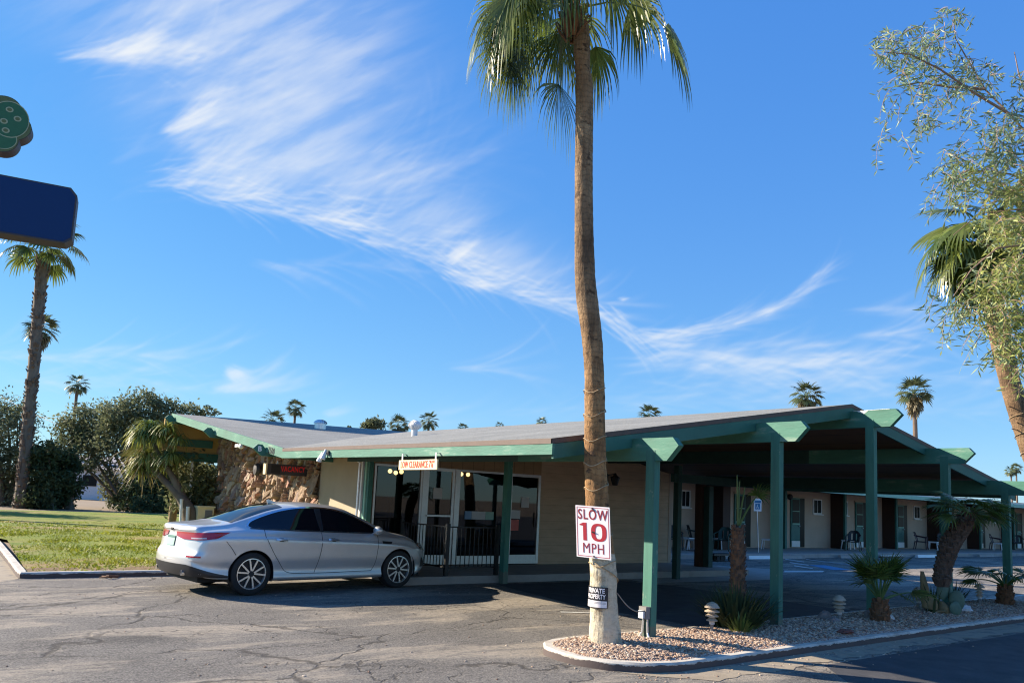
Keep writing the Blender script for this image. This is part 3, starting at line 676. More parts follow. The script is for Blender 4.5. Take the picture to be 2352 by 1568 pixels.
# glazed entrance
def frame_rect(b, x0, x1, z0, z1, y, w, d):
    b.box((x0, y-d, z0), (x0+w, y+d, z1)); b.box((x1-w, y-d, z0), (x1, y+d, z1)); b.box((x0+w, y-d+.002, z0), (x1-w, y+d-.002, z0+w)); b.box((x0+w, y-d+.002, z1-w), (x1-w, y+d-.002, z1))
def pane(b, x0, x1, z0, z1, y): b.add([(x0, y, z0), (x1, y, z0), (x1, y, z1), (x0, y, z1)], [(0, 1, 2, 3)])
for x0, x1 in ((7.57, 8.76), (9.72, 11.16)):
    b = MB(); frame_rect(b, x0, x1, .17, 2.33, 15.2, .045, .03); b.box((x0+.045, 15.16, .215), (x1-.045, 15.23, .36)); w = b.build('window', m_alum, office)
    b = MB(); pane(b, x0+.045, x1-.045, .36, 2.285, 15.205); b.build('pane', m_glass, w)
b = MB(); b.box((8.76, 15.15, .17), (8.86, 15.27, 2.33)); b.box((9.62, 15.15, .17), (9.72, 15.27, 2.33)); b.build('mullion', m_alum, office)
for x0, x1 in ((8.86, 9.62), (11.2, 12.15)):
    b = MB(); frame_rect(b, x0, x1, .17, 2.33, 15.2, .07, .025); b.box((x0+.07, 15.18, .24), (x1-.07, 15.22, .38)); d = b.build('glass_door', m_alum, office)
    b = MB(); pane(b, x0+.07, x1-.07, .38, 2.26, 15.203); b.build('pane', m_glass, d)
    b = MB()
    if x0 < 10: b.box((x0+.03, 15.13, 1.235), (x1-.03, 15.165, 1.275))
    else: b.bar((x1-.10, 15.12, 1.05), (x1-.10, 15.12, 1.4), .03, .03)
    b.build('handle', m_alum, d)
for i, (y, w, m) in enumerate(((14.90, .07, m_white), (14.79, .05, m_teal), (14.70, .06, m_mint), (14.62, .07, m_teal))):
    b = MB(); b.box((7.13+.02*(i % 2), y-w/2, .1), (7.25, y+w/2, 2.42)); b.build('corner_trim', m, office)
b = MB(); b.tube([(7.12, 14.985, .15), (7.12, 14.985, 2.3), (7.0, 14.985, 2.38)], .025, 8); b.build('downspout', m_steel, office)
# lobby behind the glass
b = MB(); b.box((7.3, 18.6, 0), (16.8, 18.7, 2.6)); b.box((7.3, 15.3, .0), (16.8, 18.6, .14)); b.box((7.3, 15.35, 2.62), (16.8, 18.6, 2.68)); b.box((12.6, 15.4, .14), (12.7, 18.6, 2.62)); b.build('lobby_shell', m_interior, office)
desk = thing('reception_desk', 'dim wooden reception counter seen through the office glass', 'desk', (10.8, 17.2, .14))
b = MB(); b.box((9.9, 17.0, .14), (12.2, 17.5, 1.15)); b.build('counter', m_desk, desk)
b = MB(); b.box((9.85, 16.93, 1.15), (12.25, 17.55, 1.2)); b.build('counter_top', m_desk, desk)
for (x, y, z, txt) in ((8.63, 16.3, 2.19, 'three glowing globes on a black lamp post behind the left lobby window'), (10.55, 16.3, 2.235, 'two glowing globes on a black lamp post behind the right lobby window')):
    l = thing('globe_lamp', txt, 'lamp', (x, y, .14), group='globe lamps in the lobby')
    b = MB(); b.box((x-.075, y-.075, .14), (x+.075, y+.075, z-.02)); b.build('lamp_post', m_black, l)
    b = MB(); b.bar((x-.16, y-.05, z-.02), (x+.16, y-.05, z-.02), .03, .03); b.build('bracket', m_black, l)
    for dx in ((-.15, 0, .15) if x < 9 else (-.1, .1)):
        b = MB(); b.ell((x+dx, y-.08, z+(.03 if dx else 0)), (.05, .05, .05), 12, 8); b.build('globe', m_lamp, l, smooth=True)
def paper(x0, x1, z0, z1, m, label, y=15.19):
    b = MB(); b.box((x0, y-.004, z0), (x1, y, z1)); single(b, 'notice', m, label, 'notice', ((x0+x1)/2, y, z0), 'notices stuck on the office glass')
def gp(fn, X, Y): return GYP(*fn(X, Y), 15.185)
def paperpx(fn, x0, y0, x1, y1, m, label):
    a = gp(fn, x0, y0); c = gp(fn, x1, y1); paper(a.x, c.x, c.z, a.z, m, label)
paperpx(zl, 1045, 395, 1145, 535, m_paper, 'white paper notice taped to the upper part of the entrance door')
ba, bc = gp(ze, 120, 680), gp(ze, 470, 790); bn = thing('banner', 'pale blue, white and green banner across the right office window', 'banner', (ba.x, 15.19, bc.z))
for f0, f1, m, nm in ((0, .23, m_paperblue, 'blue_end'), (.235, .71, m_paper, 'white_middle'), (.715, 1, m_papergreen, 'green_end')):
    b = MB(); b.box((ba.x+(bc.x-ba.x)*f0, 15.185, bc.z), (ba.x+(bc.x-ba.x)*f1, 15.19, ba.z)); b.build(nm, m, bn)
paperpx(ze, 815, 510, 905, 640, m_paper, 'white notice high on the right glass door')
paperpx(ze, 690, 668, 795, 775, m_paper, 'white notice above the pink sheet on the right glass door')
paperpx(ze, 683, 785, 775, 920, m_paperpink, 'pink sheet low on the right glass door')
# black railing in front of the entrance
rail = thing('railing', 'black iron railing with thin balusters in front of the office entrance', 'railing', (8.25, 13.1, .148))
def rail_run(a, c, n):
    a, c = Vector(a), Vector(c); b = MB()
    for z in (.95, .16):
        b = MB(); b.bar(a+UP*z, c+UP*z, .03, .025); b.build('rail', m_black, rail)
    b = MB()
    for i in range(1, n):
        q = a.lerp(c, i/n); b.bar(q+UP*.17, q+UP*.94, .014, .014, (1, 0, 0))
    b.build('balusters', m_black, rail)
rail_run((8.22, 13.12, .148), (9.38, 13.12, .148), 11); rail_run((8.22, 14.95, .148), (8.22, 13.14, .148), 15)
for p in ((8.2, 13.1), (9.4, 13.1), (8.2, 14.97)):
    b = MB(); b.box((p[0]-.04, p[1]-.03, .12), (p[0]+.04, p[1]+.03, 1.16)); b.build('post', m_black, rail)
# signs and fittings on the office
vs_ = thing('vacancy_sign', 'dark box sign with red VACANCY letters sticking out from the stone wall', 'sign', (7.1, 17.87, 2.15))
b = MB(); b.box((6.14, 17.80, 2.015), (7.14, 17.94, 2.265)); b.build('case', m_signcase, vs_)
b = MB(); b.box((6.10, 17.79, 2.012), (6.138, 17.95, 2.268)); b.build('end_cap', m_signorange, vs_)
b = MB(); b.box((6.23, 17.793, 2.045), (6.45, 17.799, 2.235)); b.build('blank_panel', m_rimdark, vs_)
b = MB(); put_text(b, text_mesh('VACANCY', .175, .003, sx=.68, sp=1.05), (6.755, 17.795, 2.155), (1, 0, .02), UP, (0, -1, 0)); b.build('lettering', m_led, vs_)
b = MB(); b.bar((6.4, 17.87, 2.26), (6.4, 17.87, 2.33), .03, .03); b.build('hanger', m_steel, vs_)
lc = thing('clearance_sign', 'sunlit cream board lettered LOW CLEARANCE 7\'6" hanging under the green eave', 'sign', (5.55, 9.78, 2.11))
b = MB(); b.box((5.54, 9.235, 2.04), (5.565, 10.33, 2.182)); b.build('board', m_signorange, lc)
b = MB(); put_text(b, text_mesh('LOW CLEARANCE 7\'6"', .14, .0005, sx=.655, sp=1.06), (5.537, 9.785, 2.11), (0, -1, 0), UP, (-1, 0, 0)); b.build('lettering', m_orange_red, lc)
for y in (10.25, 9.29):
    b = MB(); b.box((5.548, y-.016, 2.178), (5.557, y+.016, 2.27)); b.box((5.548, y-.016, 2.27), (5.61, y+.016, 2.278)); b.build('hanger', m_white, lc)
fl = thing('floodlight', 'pair of white flood lamp heads on the green eave beside the corner', 'light', (5.6, 13.1, 2.33))
for dy, tilt in ((.17, (-.25, .25, -.9)), (.0, (-.3, -.05, -.9))):
    t = Vector(tilt).normalized(); c = Vector((5.53, 13.1+dy, 2.44 if dy < .1 else 2.38)); b = MB()
    b.tube([c, c+t*.06, c+t*.08, c+t*.2, c+t*.24], [.028, .032, .04, .062, .066], 14); b.build('lamp_head', m_whiteplastic, fl, smooth=True)
b = MB(); b.bar((5.6, 13.14, 2.36), (5.5, 13.2, 2.38), .03, .03); b.box((5.58, 13.06, 2.32), (5.61, 13.2, 2.42)); b.build('bracket', m_blackplastic, fl); fl.scale = (.75, .75, .75)
dm = thing('dome_camera', 'small white dome fitting under the rake of the office roof', 'camera', (5.72, 20.5, 2.9))
b = MB(); p = GXP(*zc(1010, 525), 5.68); b.ell(p, (.06, .1, .07), 12, 8); b.build('dome', m_whiteplastic, dm, smooth=True)
b = MB(); b.box((p.x-.05, p.y+.1, p.z-.02), (p.x+.05, p.y+.32, p.z+.05)); b.build('mount', m_white, dm)
wd = MB(); p = GXP(*zs(150, 560), 7.02); wd.lathe([(0, 0), (.17, 0), (.18, .03), (.14, .10), (0, .12)], (0, 0, 0), 20, 'x'); wd.v = [(p.x-v[0], p.y+v[1], p.z+v[2]) for v in wd.v]
single(wd, 'round_vent', m_signcase, 'round dark vent cover on the stone wall beside the VACANCY sign', 'vent', p)
wl = thing('wall_lantern', 'dark coach lantern on the shaded siding wall', 'lantern', (14.4, 15.2, 2.35))
b = MB(); b.lathe([(.05, -.16), (.07, -.15), (.12, .03), (.13, .05), (.05, .11), (.02, .17)], (14.5, 14.97, 2.36), 8); b.build('lantern_body', m_black, wl)
b = MB(); b.box((14.3, 15.16, 2.2), (14.42, 15.2, 2.5)); b.bar((14.36, 15.17, 2.46), (14.5, 14.97, 2.5), .025, .025); b.build('bracket', m_black, wl)
tv = G(*((600+1900*.29762)/1.2245, (1100+392*.29762)/1.2245), 3.08)
TV = .55
t_ = thing('turbine_vent', 'white spinning turbine vent standing on the grey office roof', 'vent', tuple(tv))
b = MB(); b.tube([tv-UP*.3, tv+UP*.16], .13, 16); b.build('pipe', m_whiteplastic, t_)
b = MB(); c = tv+UP*.30; 
for k in range(18):
    a = k*2*math.pi/18; rows = []
    for j in range(7):
        f = j/6; rr = .13+.11*math.sin(math.pi*f); aa = a+.25*math.sin(math.pi*f)
        rows.append([(c.x+rr*math.cos(aa), c.y+rr*math.sin(aa), c.z-.16+.34*f), (c.x+(rr+.035)*math.cos(aa+.22), c.y+(rr+.035)*math.sin(aa+.22), c.z-.16+.34*f)])
    b.grid(rows)
b.ell(c+UP*.0, (.16, .16, .17), 16, 8); b.build('turbine', m_whiteplastic, t_)
b = MB(); b.ell(c+UP*.18, (.12, .12, .05), 14, 6); b.build('cap', m_whiteplastic, t_, smooth=True); t_.scale = (TV, TV, TV)
dv = G(*((600+1012*.29762)/1.2245, (1100+305*.29762)/1.2245), 3.8); 
d_ = thing('dome_vent', 'ribbed grey dome vent showing above the office roof line', 'vent', tuple(dv))
b = MB(); b.tube([dv-UP*.5, dv], .3, 16); b.build('collar', m_steel, d_)
b = MB()
for k in range(20):
    a0 = k*2*math.pi/20; rows = []
    for j in range(6):
        f = j/5*math.pi/2; rows.append([(dv.x+.36*math.cos(f)*math.cos(a0), dv.y+.36*math.cos(f)*math.sin(a0), dv.z+.26*math.sin(f)), (dv.x+.36*math.cos(f)*math.cos(a0+.3)*.93, dv.y+.36*math.cos(f)*math.sin(a0+.3)*.93, dv.z+.25*math.sin(f))])
    b.grid(rows)
b.build('ribs', m_steel, d_); d_.scale = (.6, .6, .5)
xa, xb, za0 = GYP(*zc(500, 1240), 24.2).x, GYP(*zc(690, 1250), 24.2).x, GYP(*zc(550, 1238), 24.2).z
ac = thing('utility_box', 'cream metal utility box at the far end of the stone wall', 'box', ((xa+xb)/2, 24.6, 0))
b = MB(); b.box((xa, 24.2, .1), (xb, 24.9, za0-.05)); b.build('cabinet', m_signorange, ac)
b = MB(); b.box((xa-.03, 24.17, za0-.05), (xb+.03, 24.95, za0)); b.build('lid', m_signorange, ac)
b = MB(); b.box((xa+.45*(xb-xa), 24.18, .4), (xb-.05, 24.2, za0-.12)); b.build('grille', m_cable, ac)

# ------------------------------------------------------------------ guest-room wing
wing = thing('motel_wing', 'long beige row of motel rooms with teal doors and dark partitions behind the carport', 'building', (17.6, 21, .165))
b = MB(); b.box((17.6, 21, .0), (75, 21.15, 3.0)); b.build('wall', m_motel, wing)
b = MB(); b.box((17.6, 18.1, 2.80), (75, 25, 2.9)); b.add([(17.6, 18.05, 2.902), (75, 18.05, 2.902), (75, 27, 3.3), (17.6, 27, 3.3)], [(0, 1, 2, 3)]); b.build('roof', m_white, wing)
b = MB(); b.box((17.6, 18.05, 2.62), (75, 18.1, 2.80)); b.build('eave_fascia', m_mint, wing)
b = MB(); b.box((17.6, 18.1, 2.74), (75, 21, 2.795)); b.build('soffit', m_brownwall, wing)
def door(x0, x1):
    xm = x0+(x1-x0)*.62
    b = MB(); b.box((x0, 20.93, .2), (xm, 20.985, 2.42)); d = b.build('room_door', m_tealdark, wing)
    b = MB(); b.box((x0+.08, 20.915, 1.28), (xm-.06, 20.929, 2.34)); b.build('pane', m_roomglass, d)
    b = MB(); b.box((x0+.06, 20.90, 1.22), (xm-.05, 20.928, 1.275)); b.build('mid_rail', m_mint, d)
    b = MB(); b.box((x0+.07, 20.912, 1.8), (xm-.06, 20.914, 1.83)); b.build('screen_bar', m_mint, d)
    b = MB(); b.box((x0+.02, 20.912, .21), (xm-.02, 20.929, .48)); b.build('kick_plate', m_white, d)
    b = MB(); b.ell((xm-.08, 20.9, 1.15), (.035, .035, .035), 8, 6); b.build('handle', m_steel, d)
    b = MB(); b.box((xm+.003, 20.96, .2), (x1, 20.99, 2.42)); b.build('doorway', m_roomglass, wing)
    b = MB(); b.box((x0-.05, 20.94, 2.43), (x1+.05, 20.99, 2.49)); b.build('door_trim', m_cream, wing)
def window(x0, x1):
    b = MB(); frame_rect(b, x0, x1, 1.74, 2.43, 20.97, .05, .03); b.box((x0-.05, 20.88, 1.69), (x1+.05, 20.99, 1.735)); w = b.build('window', m_white, wing)
    b = MB(); b.box((x0+.05, 20.96, 1.79), (x1-.05, 20.985, 2.38)); b.build('pane', m_roomglass, w)
    b = MB(); xm = (x0+x1)/2; b.box((xm-.012, 20.945, 1.79), (xm+.012, 20.959, 2.38)); b.build('bar', m_white, w)
def fin(x):
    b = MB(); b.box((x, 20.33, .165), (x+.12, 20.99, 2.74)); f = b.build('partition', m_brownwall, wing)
    b = MB(); b.box((x-.01, 20.24, .165), (x+.13, 20.328, 2.74)); b.build('edge_trim', m_teal, f)
for q in ((27.33, 28.45), (31.38, 32.46), (36.80, 37.88), (40.83, 41.92), (46.3, 47.34), (50.3, 51.3), (55.8, 56.75), (59.8, 60.8)): door(*q)
for q in ((23.95, 24.5), (26.18, 26.68), (33.15, 33.85), (35.6, 36.1), (42.64, 43.30), (52.11, 52.83)): window(*q)
for x in (29.9, 34.65, 39.4, 44.15, 48.95, 53.6, 58.3): fin(x)
b = MB(); b.box((25.05, 19.75, .165), (25.5, 20.99, 2.74)); b.build('partition', m_brownwall, wing)
lt = MB(); lt.ell((31.15, 20.85, 2.45), (.16, .12, .14), 10, 7); single(lt, 'porch_light', m_black, 'round dark porch light beside the second teal room door', 'light', (31.15, 20.85, 2.45))
# ------------------------------------------------------------------ the parked car (local frame: +X forward, +Y left, rear bumper at x=0)
CL = 4.855
def tab(t): 
    xs, ys = zip(*t); xs = np.array(xs); ys = np.array(ys)
    h = np.diff(xs); dl = np.diff(ys)/h; m = np.zeros(len(xs)); m[0] = dl[0]; m[-1] = dl[-1]
    for i in range(1, len(xs)-1): m[i] = 0 if dl[i-1]*dl[i] <= 0 else 2*dl[i-1]*dl[i]/(dl[i-1]+dl[i])
    def f(x):
        x = min(max(x, xs[0]), xs[-1]); i = min(len(xs)-2, max(0, int(np.searchsorted(xs, x)-1))); t_ = (x-xs[i])/h[i]
        return (ys[i]*(1+2*t_)*(1-t_)**2+m[i]*h[i]*t_*(1-t_)**2+ys[i+1]*t_*t_*(3-2*t_)+m[i+1]*h[i]*t_*t_*(t_-1))
    return f
ztop = tab([(0, .985), (.06, 1.03), (.14, 1.06), (.3, 1.075), (.5, 1.088), (.72, 1.115), (.95, 1.195), (1.2, 1.29), (1.5, 1.385), (1.75, 1.435), (2.0, 1.458), (2.3, 1.465), (2.6, 1.452), (2.85, 1.415), (3.1, 1.325), (3.35, 1.215), (3.6, 1.10), (3.75, 1.035), (3.88, 1.0), (4.1, .965), (4.4, .90), (4.6, .835), (4.75, .755), (4.83, .66), (4.855, .60)])
zsh = tab([(0, .86), (.1, .93), (.3, .965), (.7, .985), (1.2, .985), (2, .965), (3, .935), (3.6, .905), (4.0, .87), (4.4, .80), (4.7, .68), (4.855, .55)])
Wd = tab([(0, .76), (.1, .81), (.3, .87), (.7, .91), (1.2, .925), (2.4, .93), (3.5, .925), (4.0, .915), (4.3, .89), (4.55, .84), (4.75, .75), (4.855, .64)])
Wr = tab([(0, .64), (.5, .68), (.8, .655), (1.2, .605), (1.8, .575), (2.4, .585), (2.9, .60), (3.3, .645), (3.7, .71), (4.0, .72), (4.4, .67), (4.7, .57), (4.855, .46)])
drop = tab([(0, .02), (.7, .03), (1.2, .06), (2.4, .065), (3.2, .055), (3.8, .045), (4.855, .03)])
zbt = tab([(0, .36), (.3, .29), (.7, .25), (1.2, .215), (3.5, .205), (4.4, .22), (4.7, .25), (4.855, .28)])
def section(x):
    W, s_, zt_, wr, zr, z0 = Wd(x), zsh(x), ztop(x), Wr(x), ztop(x)-drop(x), zbt(x)
    s_ = min(s_, zr-.02)
    q = [(W-.075, z0), (W-.02, z0+.045), (W-.042, z0+.17), (W-.012, .54), (W-.002, .70), (W+.004, s_-.125), (W-.026, s_-.075), (W-.06, s_),
         (wr+.58*(W-.06-wr), s_+.45*(zr-.035-s_)), (wr+.03, zr-.035), (wr-.02, zr), (wr-.16, zr+(zt_-zr)*.55), (.45*wr, zt_-.008), (.2*wr, zt_-.002), (0, zt_)]
    out = []
    n = len(q)
    for i in range(n-1):
        p0, p1, p2, p3 = [np.array(q[k]) for k in (max(0, i-1), i, i+1, min(n-1, i+2))]
        if i == n-2: p3 = np.array((-q[-2][0], q[-2][1]))
        for k in range(4):
            t_ = k/4; out.append(.5*((2*p1)+(p2-p0)*t_+(2*p0-5*p1+4*p2-p3)*t_**2+(3*p1-p0-3*p2+p3)*t_**3))
    out.append(np.array(q[-1])); return np.array(out)
ar = tab([(.2, .20), (.36, .10), (.48, .07), (.60, .07), (.66, .115), (.82, .14), (.95, .155), (1.03, .125), (1.2, .16)])
af = tab([(.2, .08), (.35, .02), (.5, 0), (.65, .02), (.8, .09), (1.1, .2)])
def warp(x, y, z):
    s_ = max(0, 1-x/.62)**2; t_ = max(0, 1-(CL-x)/.95)**2
    return x+(ar(z)+.15*(abs(y)/.8)**2.2)*s_-(af(z)+.33*(abs(y)/.8)**2.2)*t_
NS = 124; XS = np.linspace(0, CL, NS); SEC = [section(x) for x in XS]; NR = len(SEC[0])
def sec_y(x, z):
    i = min(NS-2, int(x/CL*(NS-1))); f = x/CL*(NS-1)-i
    def yy(s_):
        m = 40; return np.interp(z, np.maximum.accumulate(s_[:m, 1]), s_[:m, 0])
    return yy(SEC[i])*(1-f)+yy(SEC[i+1])*f
def side(x, z, sgn, off=.004):
    y = sec_y(x, z)+off; return (warp(x, y, z), sgn*y, z)
def cont(s_, z, sgn, off=.004, front=False):
    """contour at height z: s<0 runs across the end face, s>0 along the flank"""
    if s_ >= 0:
        x = CL-s_ if front else s_; y = sec_y(x, z)+off
    else:
        x = CL if front else 0; y = sec_y(x, z)+s_
    e = max(0, 1-s_/.25) if s_ > 0 else 1
    return (warp(x, y, z)+(off*e if front else -off*e), sgn*y, z)
def top(x, f, off=.004):
    i = min(NS-2, int(x/CL*(NS-1))); t_ = x/CL*(NS-1)-i; r_ = []
    for s_ in (SEC[i], SEC[i+1]):
        m = s_[36:]; yq = abs(f)*Wr(x); r_.append(np.interp(yq, m[::-1, 0], m[::-1, 1]))
    z = r_[0]*(1-t_)+r_[1]*t_
    return (warp(x, f*Wr(x), z), f*Wr(x), z+off)
car = thing('parked_car', 'silver four-door sedan parked beside the lawn with its nose at the office railing', 'car', (4.09-1.085*.985, 12.46-1.085*.13, 0))
hd = math.atan2(.36, 2.83); car.rotation_euler = (0, 0, hd)
rw = Vector((4.125, 13.20, 0)); 
def carloc():   # right rear wheel contact measured in the photograph
    c, s_ = math.cos(hd), math.sin(hd); lx, ly = 1.085, -.80
    return Vector((4.13-(lx*c-ly*s_), 12.42-(lx*s_+ly*c), 0))
car.location = carloc()
ARCH = ((1.085, .335), (3.89, .335)); RA = .372
def car_body():
    V = []; Fc = []; idx = {}
    for sg in (1, -1):
        for i in range(NS):
            for j in range(NR):
                y, z = SEC[i][j]
                if j == NR-1 and sg == -1: idx[(sg, i, j)] = idx[(1, i, j)]; continue
                idx[(sg, i, j)] = len(V); V.append([warp(XS[i], y, z), sg*y, z, XS[i]])
    def incirc(q): return any((q[3]-cx)**2+(q[2]-cz)**2 < RA**2 for cx, cz in ARCH)
    kill = []
    for sg in (1, -1):
        for i in range(NS-1):
            for j in range(NR-1):
                f = [idx[(sg, i, j)], idx[(sg, i+1, j)], idx[(sg, i+1, j+1)], idx[(sg, i, j+1)]]
                if sg == 1: f = f[::-1]
                cx = sum(V[k][3] for k in f)/4; cz = sum(V[k][2] for k in f)/4
                if j < 28 and incirc((0, 0, cz, cx)): kill += f; continue
                Fc.append(tuple(f))
    used = set(k for f in Fc for k in f)
    for k in set(kill):
        if k in used:
            q = V[k]; cx, cz = min(ARCH, key=lambda a: (a[0]-q[3])**2+(a[1]-q[2])**2)
            d = math.hypot(q[3]-cx, q[2]-cz)
            if d > 1e-3 and q[2] > .24:
                nx, nzz = cx+(q[3]-cx)*RA/d, cz+(q[2]-cz)*RA/d
                y = sec_y(nx, nzz); q[0], q[1], q[2] = warp(nx, y, nzz), math.copysign(y, q[1]), nzz
    for i in (0, NS-1):   # end caps, curved in plan
        m = 12
        for j in range(NR-1):
            row = []
            for jj in (j, j+1):
                y, z = SEC[i][jj]; row.append([len(V)+k for k in range(m+1)])
                for k in range(m+1):
                    yk = y*(1-2*k/m); V.append([warp(XS[i], yk, z), yk, z, XS[i]])
            for k in range(m):
                f = (row[0][k], row[0][k+1], row[1][k+1], row[1][k]); Fc.append(f if i == 0 else f[::-1])
    b = MB(); b.v = [tuple(q[:3]) for q in V]; b.f = Fc
    o = b.build('body', m_car, car, world=False, smooth=True, sharp=38)
    import bmesh
    bm = bmesh.new(); bm.from_mesh(o.data); bmesh.ops.remove_doubles(bm, verts=bm.verts, dist=.0008); bmesh.ops.recalc_face_normals(bm, faces=bm.faces)
    for f in bm.faces: f.smooth = True
    bm.to_mesh(o.data); bm.free()
    for k in range(1):
        md = o.modifiers.new('subsurf', 'SUBSURF'); md.levels = 1; md.render_levels = 1
    return o
body = car_body()
def cpart(b, name, m, parent=None, smooth=False): return b.build(name, m, parent or car, world=False, smooth=smooth)
def poly_side(poly, sgn, off=.004, n=40):
    """fill a side-view polygon (x up to down columns) following the body surface"""
    P = poly; xs = [p[0] for p in P]; x0, x1 = min(xs), max(xs); b = MB(); rows = []
    for i in range(n+1):
        x = x0+(x1-x0)*(i/n); x = min(max(x, x0+.002), x1-.002); zz = []
        for (a, c) in zip(P, P[1:]+P[:1]):
            if (a[0]-x)*(c[0]-x) <= 0 and a[0] != c[0]: zz.append(a[1]+(c[1]-a[1])*(x-a[0])/(c[0]-a[0]))
        lo, hi = min(zz), max(zz); rows.append([side(x, lo+(hi-lo)*k/8, sgn, off) for k in range(9)])
    b.grid(rows); return b
def ribbon(pts, sgn, w, off=.005):
    b = MB(); r1 = []
    for i, (x, z) in enumerate(pts):
        a = pts[max(0, i-1)]; c = pts[min(len(pts)-1, i+1)]; dx, dz = c[0]-a[0], c[1]-a[1]; L = math.hypot(dx, dz); nx, nzz = -dz/L*w/2, dx/L*w/2
        r1.append([side(x+nx, z+nzz, sgn, off), side(x-nx, z-nzz, sgn, off)])
    b.grid(r1); return b
def smooth_poly(pts, n=6):
    out = []
    for i in range(len(pts)-1):
        p0, p1, p2, p3 = [np.array(pts[k]) for k in (max(0, i-1), i, i+1, min(len(pts)-1, i+2))]
        for k in range(n):
            t_ = k/n; out.append(tuple(.5*((2*p1)+(p2-p0)*t_+(2*p0-5*p1+4*p2-p3)*t_**2+(3*p1-p0-3*p2+p3)*t_**3)))
    return out+[tuple(pts[-1])]
up_edge = smooth_poly([(1.03, 1.075), (1.10, 1.135), (1.3, 1.215), (1.6, 1.305), (1.9, 1.358), (2.2, 1.378), (2.5, 1.368), (2.75, 1.325), (3.0, 1.245), (3.25, 1.135), (3.5, 1.005)])
lo_edge = smooth_poly([(3.52, .985), (3.0, .99), (2.4, 1.005), (1.8, 1.02), (1.3, 1.035), (1.08, 1.045)])
for sg in (1, -1):
    cpart(poly_side(up_edge+lo_edge, sg, .004, 60), 'side_window', m_carglass, smooth=True)
    b = MB(); ring = smooth_poly([(1.045, 1.05), (1.02, 1.07), (1.03, 1.082), (1.10, 1.145), (1.3, 1.226), (1.6, 1.317), (1.9, 1.37), (2.2, 1.39), (2.5, 1.38), (2.75, 1.337), (3.0, 1.257), (3.25, 1.147), (3.5, 1.015)], 5)
    cpart(ribbon(ring, sg, .020, .007), 'window_trim', m_chrome, smooth=True)
    b = ribbon([(1.05, 1.037), (1.3, 1.025), (1.8, 1.01), (2.4, .995), (3.0, .98), (3.5, .972)], sg, .014, .007); cpart(b, 'belt_trim', m_blackplastic)
    b = poly_side([(2.24, 1.38), (2.36, 1.38), (2.33, 1.0), (2.27, 1.0)], sg, .0065, 8); cpart(b, 'pillar', m_blackplastic)
    b = MB()
    for pl in (smooth_poly([(2.29, .985), (2.27, .7), (2.22, .45), (2.18, .33)]), smooth_poly([(1.27, 1.02), (1.28, .9), (1.42, .66), (1.56, .47), (1.66, .36), (1.8, .325)]), smooth_poly([(3.42, .96), (3.40, .7), (3.37, .45), (3.30, .33)]),
               smooth_poly([(1.8, .325), (2.4, .32), (3.3, .33)]), [(.63, .84), (.72, .74), (.80, .63)]):
        q = ribbon(pl, sg, .009, .003); b.add(q.v, q.f)
    cpart(b, 'panel_seams', m_rimdark)
    for x in (1.44, 2.40):
        b = MB(); rows = []
        for i in range(9):
            t_ = i/8; x_ = x-.0+.2*t_; o_ = .012+.03*math.sin(math.pi*t_)**.5
            rows.append([side(x_, .872-.012*t_+.018, sg, .002), side(x_, .872-.012*t_+.012, sg, o_), side(x_, .872-.012*t_-.012, sg, o_), side(x_, .872-.012*t_-.018, sg, .002)])
        b.grid(rows); h_ = cpart(b, 'handle', m_rim, smooth=True)
        q = poly_side([(x+.03, .872), (x+.06, .89), (x+.13, .89), (x+.17, .868), (x+.13, .835), (x+.07, .838)], sg, .003, 14); q.build('recess', m_rimdark, h_, world=False)
    q = poly_side([(3.50, .80), (3.50, .845), (3.72, .83), (3.70, .795)], sg, .004, 8); cpart(q, 'fender_vent', m_blackplastic)
    # lamps
    b = MB(); rows = []
    for i in range(25):
        s_ = -.50+1.20*i/24
        hi = .955+.012*min(0, s_)+.02*(max(0, s_)/.7); lo = .845+.055*max(0, (s_+.02)/.72)**1.2+.04*max(0, -s_-.3)/.2
        if s_ > .45: lo += (hi-lo)*((s_-.45)/.25)**1.5*.97
        rows.append([cont(s_, lo+(hi-lo)*k/6, sg, .010) for k in range(7)])
    b.grid(rows); tl = cpart(b, 'tail_light', m_tail, smooth=True)
    b = MB(); b.grid([[cont(-.10+.32*i/8, .858+.02*k/2+.012*i/8, sg, .0125) for k in range(3)] for i in range(9)]); b.build('clear_lens', m_tailclear, tl, world=False)
    b = MB(); b.grid([[cont(-.14+.30*i/8, .585+.028*k/2, sg, .008) for k in range(3)] for i in range(9)]); cpart(b, 'reflector', m_tail)
    b = MB(); rows = []
    for i in range(17):
        s_ = -.22+.72*i/16; hi = .77-.12*max(0, -s_)/.3+.07*max(0, s_)/.5; lo = hi-.115+.10*max(0, s_-.15)/.35
        rows.append([cont(s_, lo+(hi-lo)*k/5, sg, .006, True) for k in range(6)])
    b.grid(rows); hl = cpart(b, 'headlight', m_head, smooth=True)
    b = MB(); b.grid([[cont(.16+.2*i/5, .725+.03*k+.02*i/5, sg, .009, True) for k in range(2)] for i in range(6)]); b.build('turn_lens', m_amber, hl, world=False)
    b = MB(); b.grid([[cont(-.18+.36*i/8, .36+.17*k/4, sg, .005, True) for k in range(5)] for i in range(9)]); cpart(b, 'air_intake', m_blackplastic)
    b = MB(); mx, mz = 3.36, 1.0; y0 = sec_y(3.36, .97)
    b.ell((mx, sg*(y0+.13), mz+.03), (.075, .11, .075), 14, 10); b.bar((mx, sg*(y0-.01), mz-.04), (mx, sg*(y0+.09), mz-.01), .06, .03); cpart(b, 'mirror', m_car, smooth=True)
    # exhaust
    b = MB(); b.tube([(.135, sg*.52, .345), (.3, sg*.52, .345)], .042, 14); cpart(b, 'exhaust_tip', m_chrome, smooth=True)
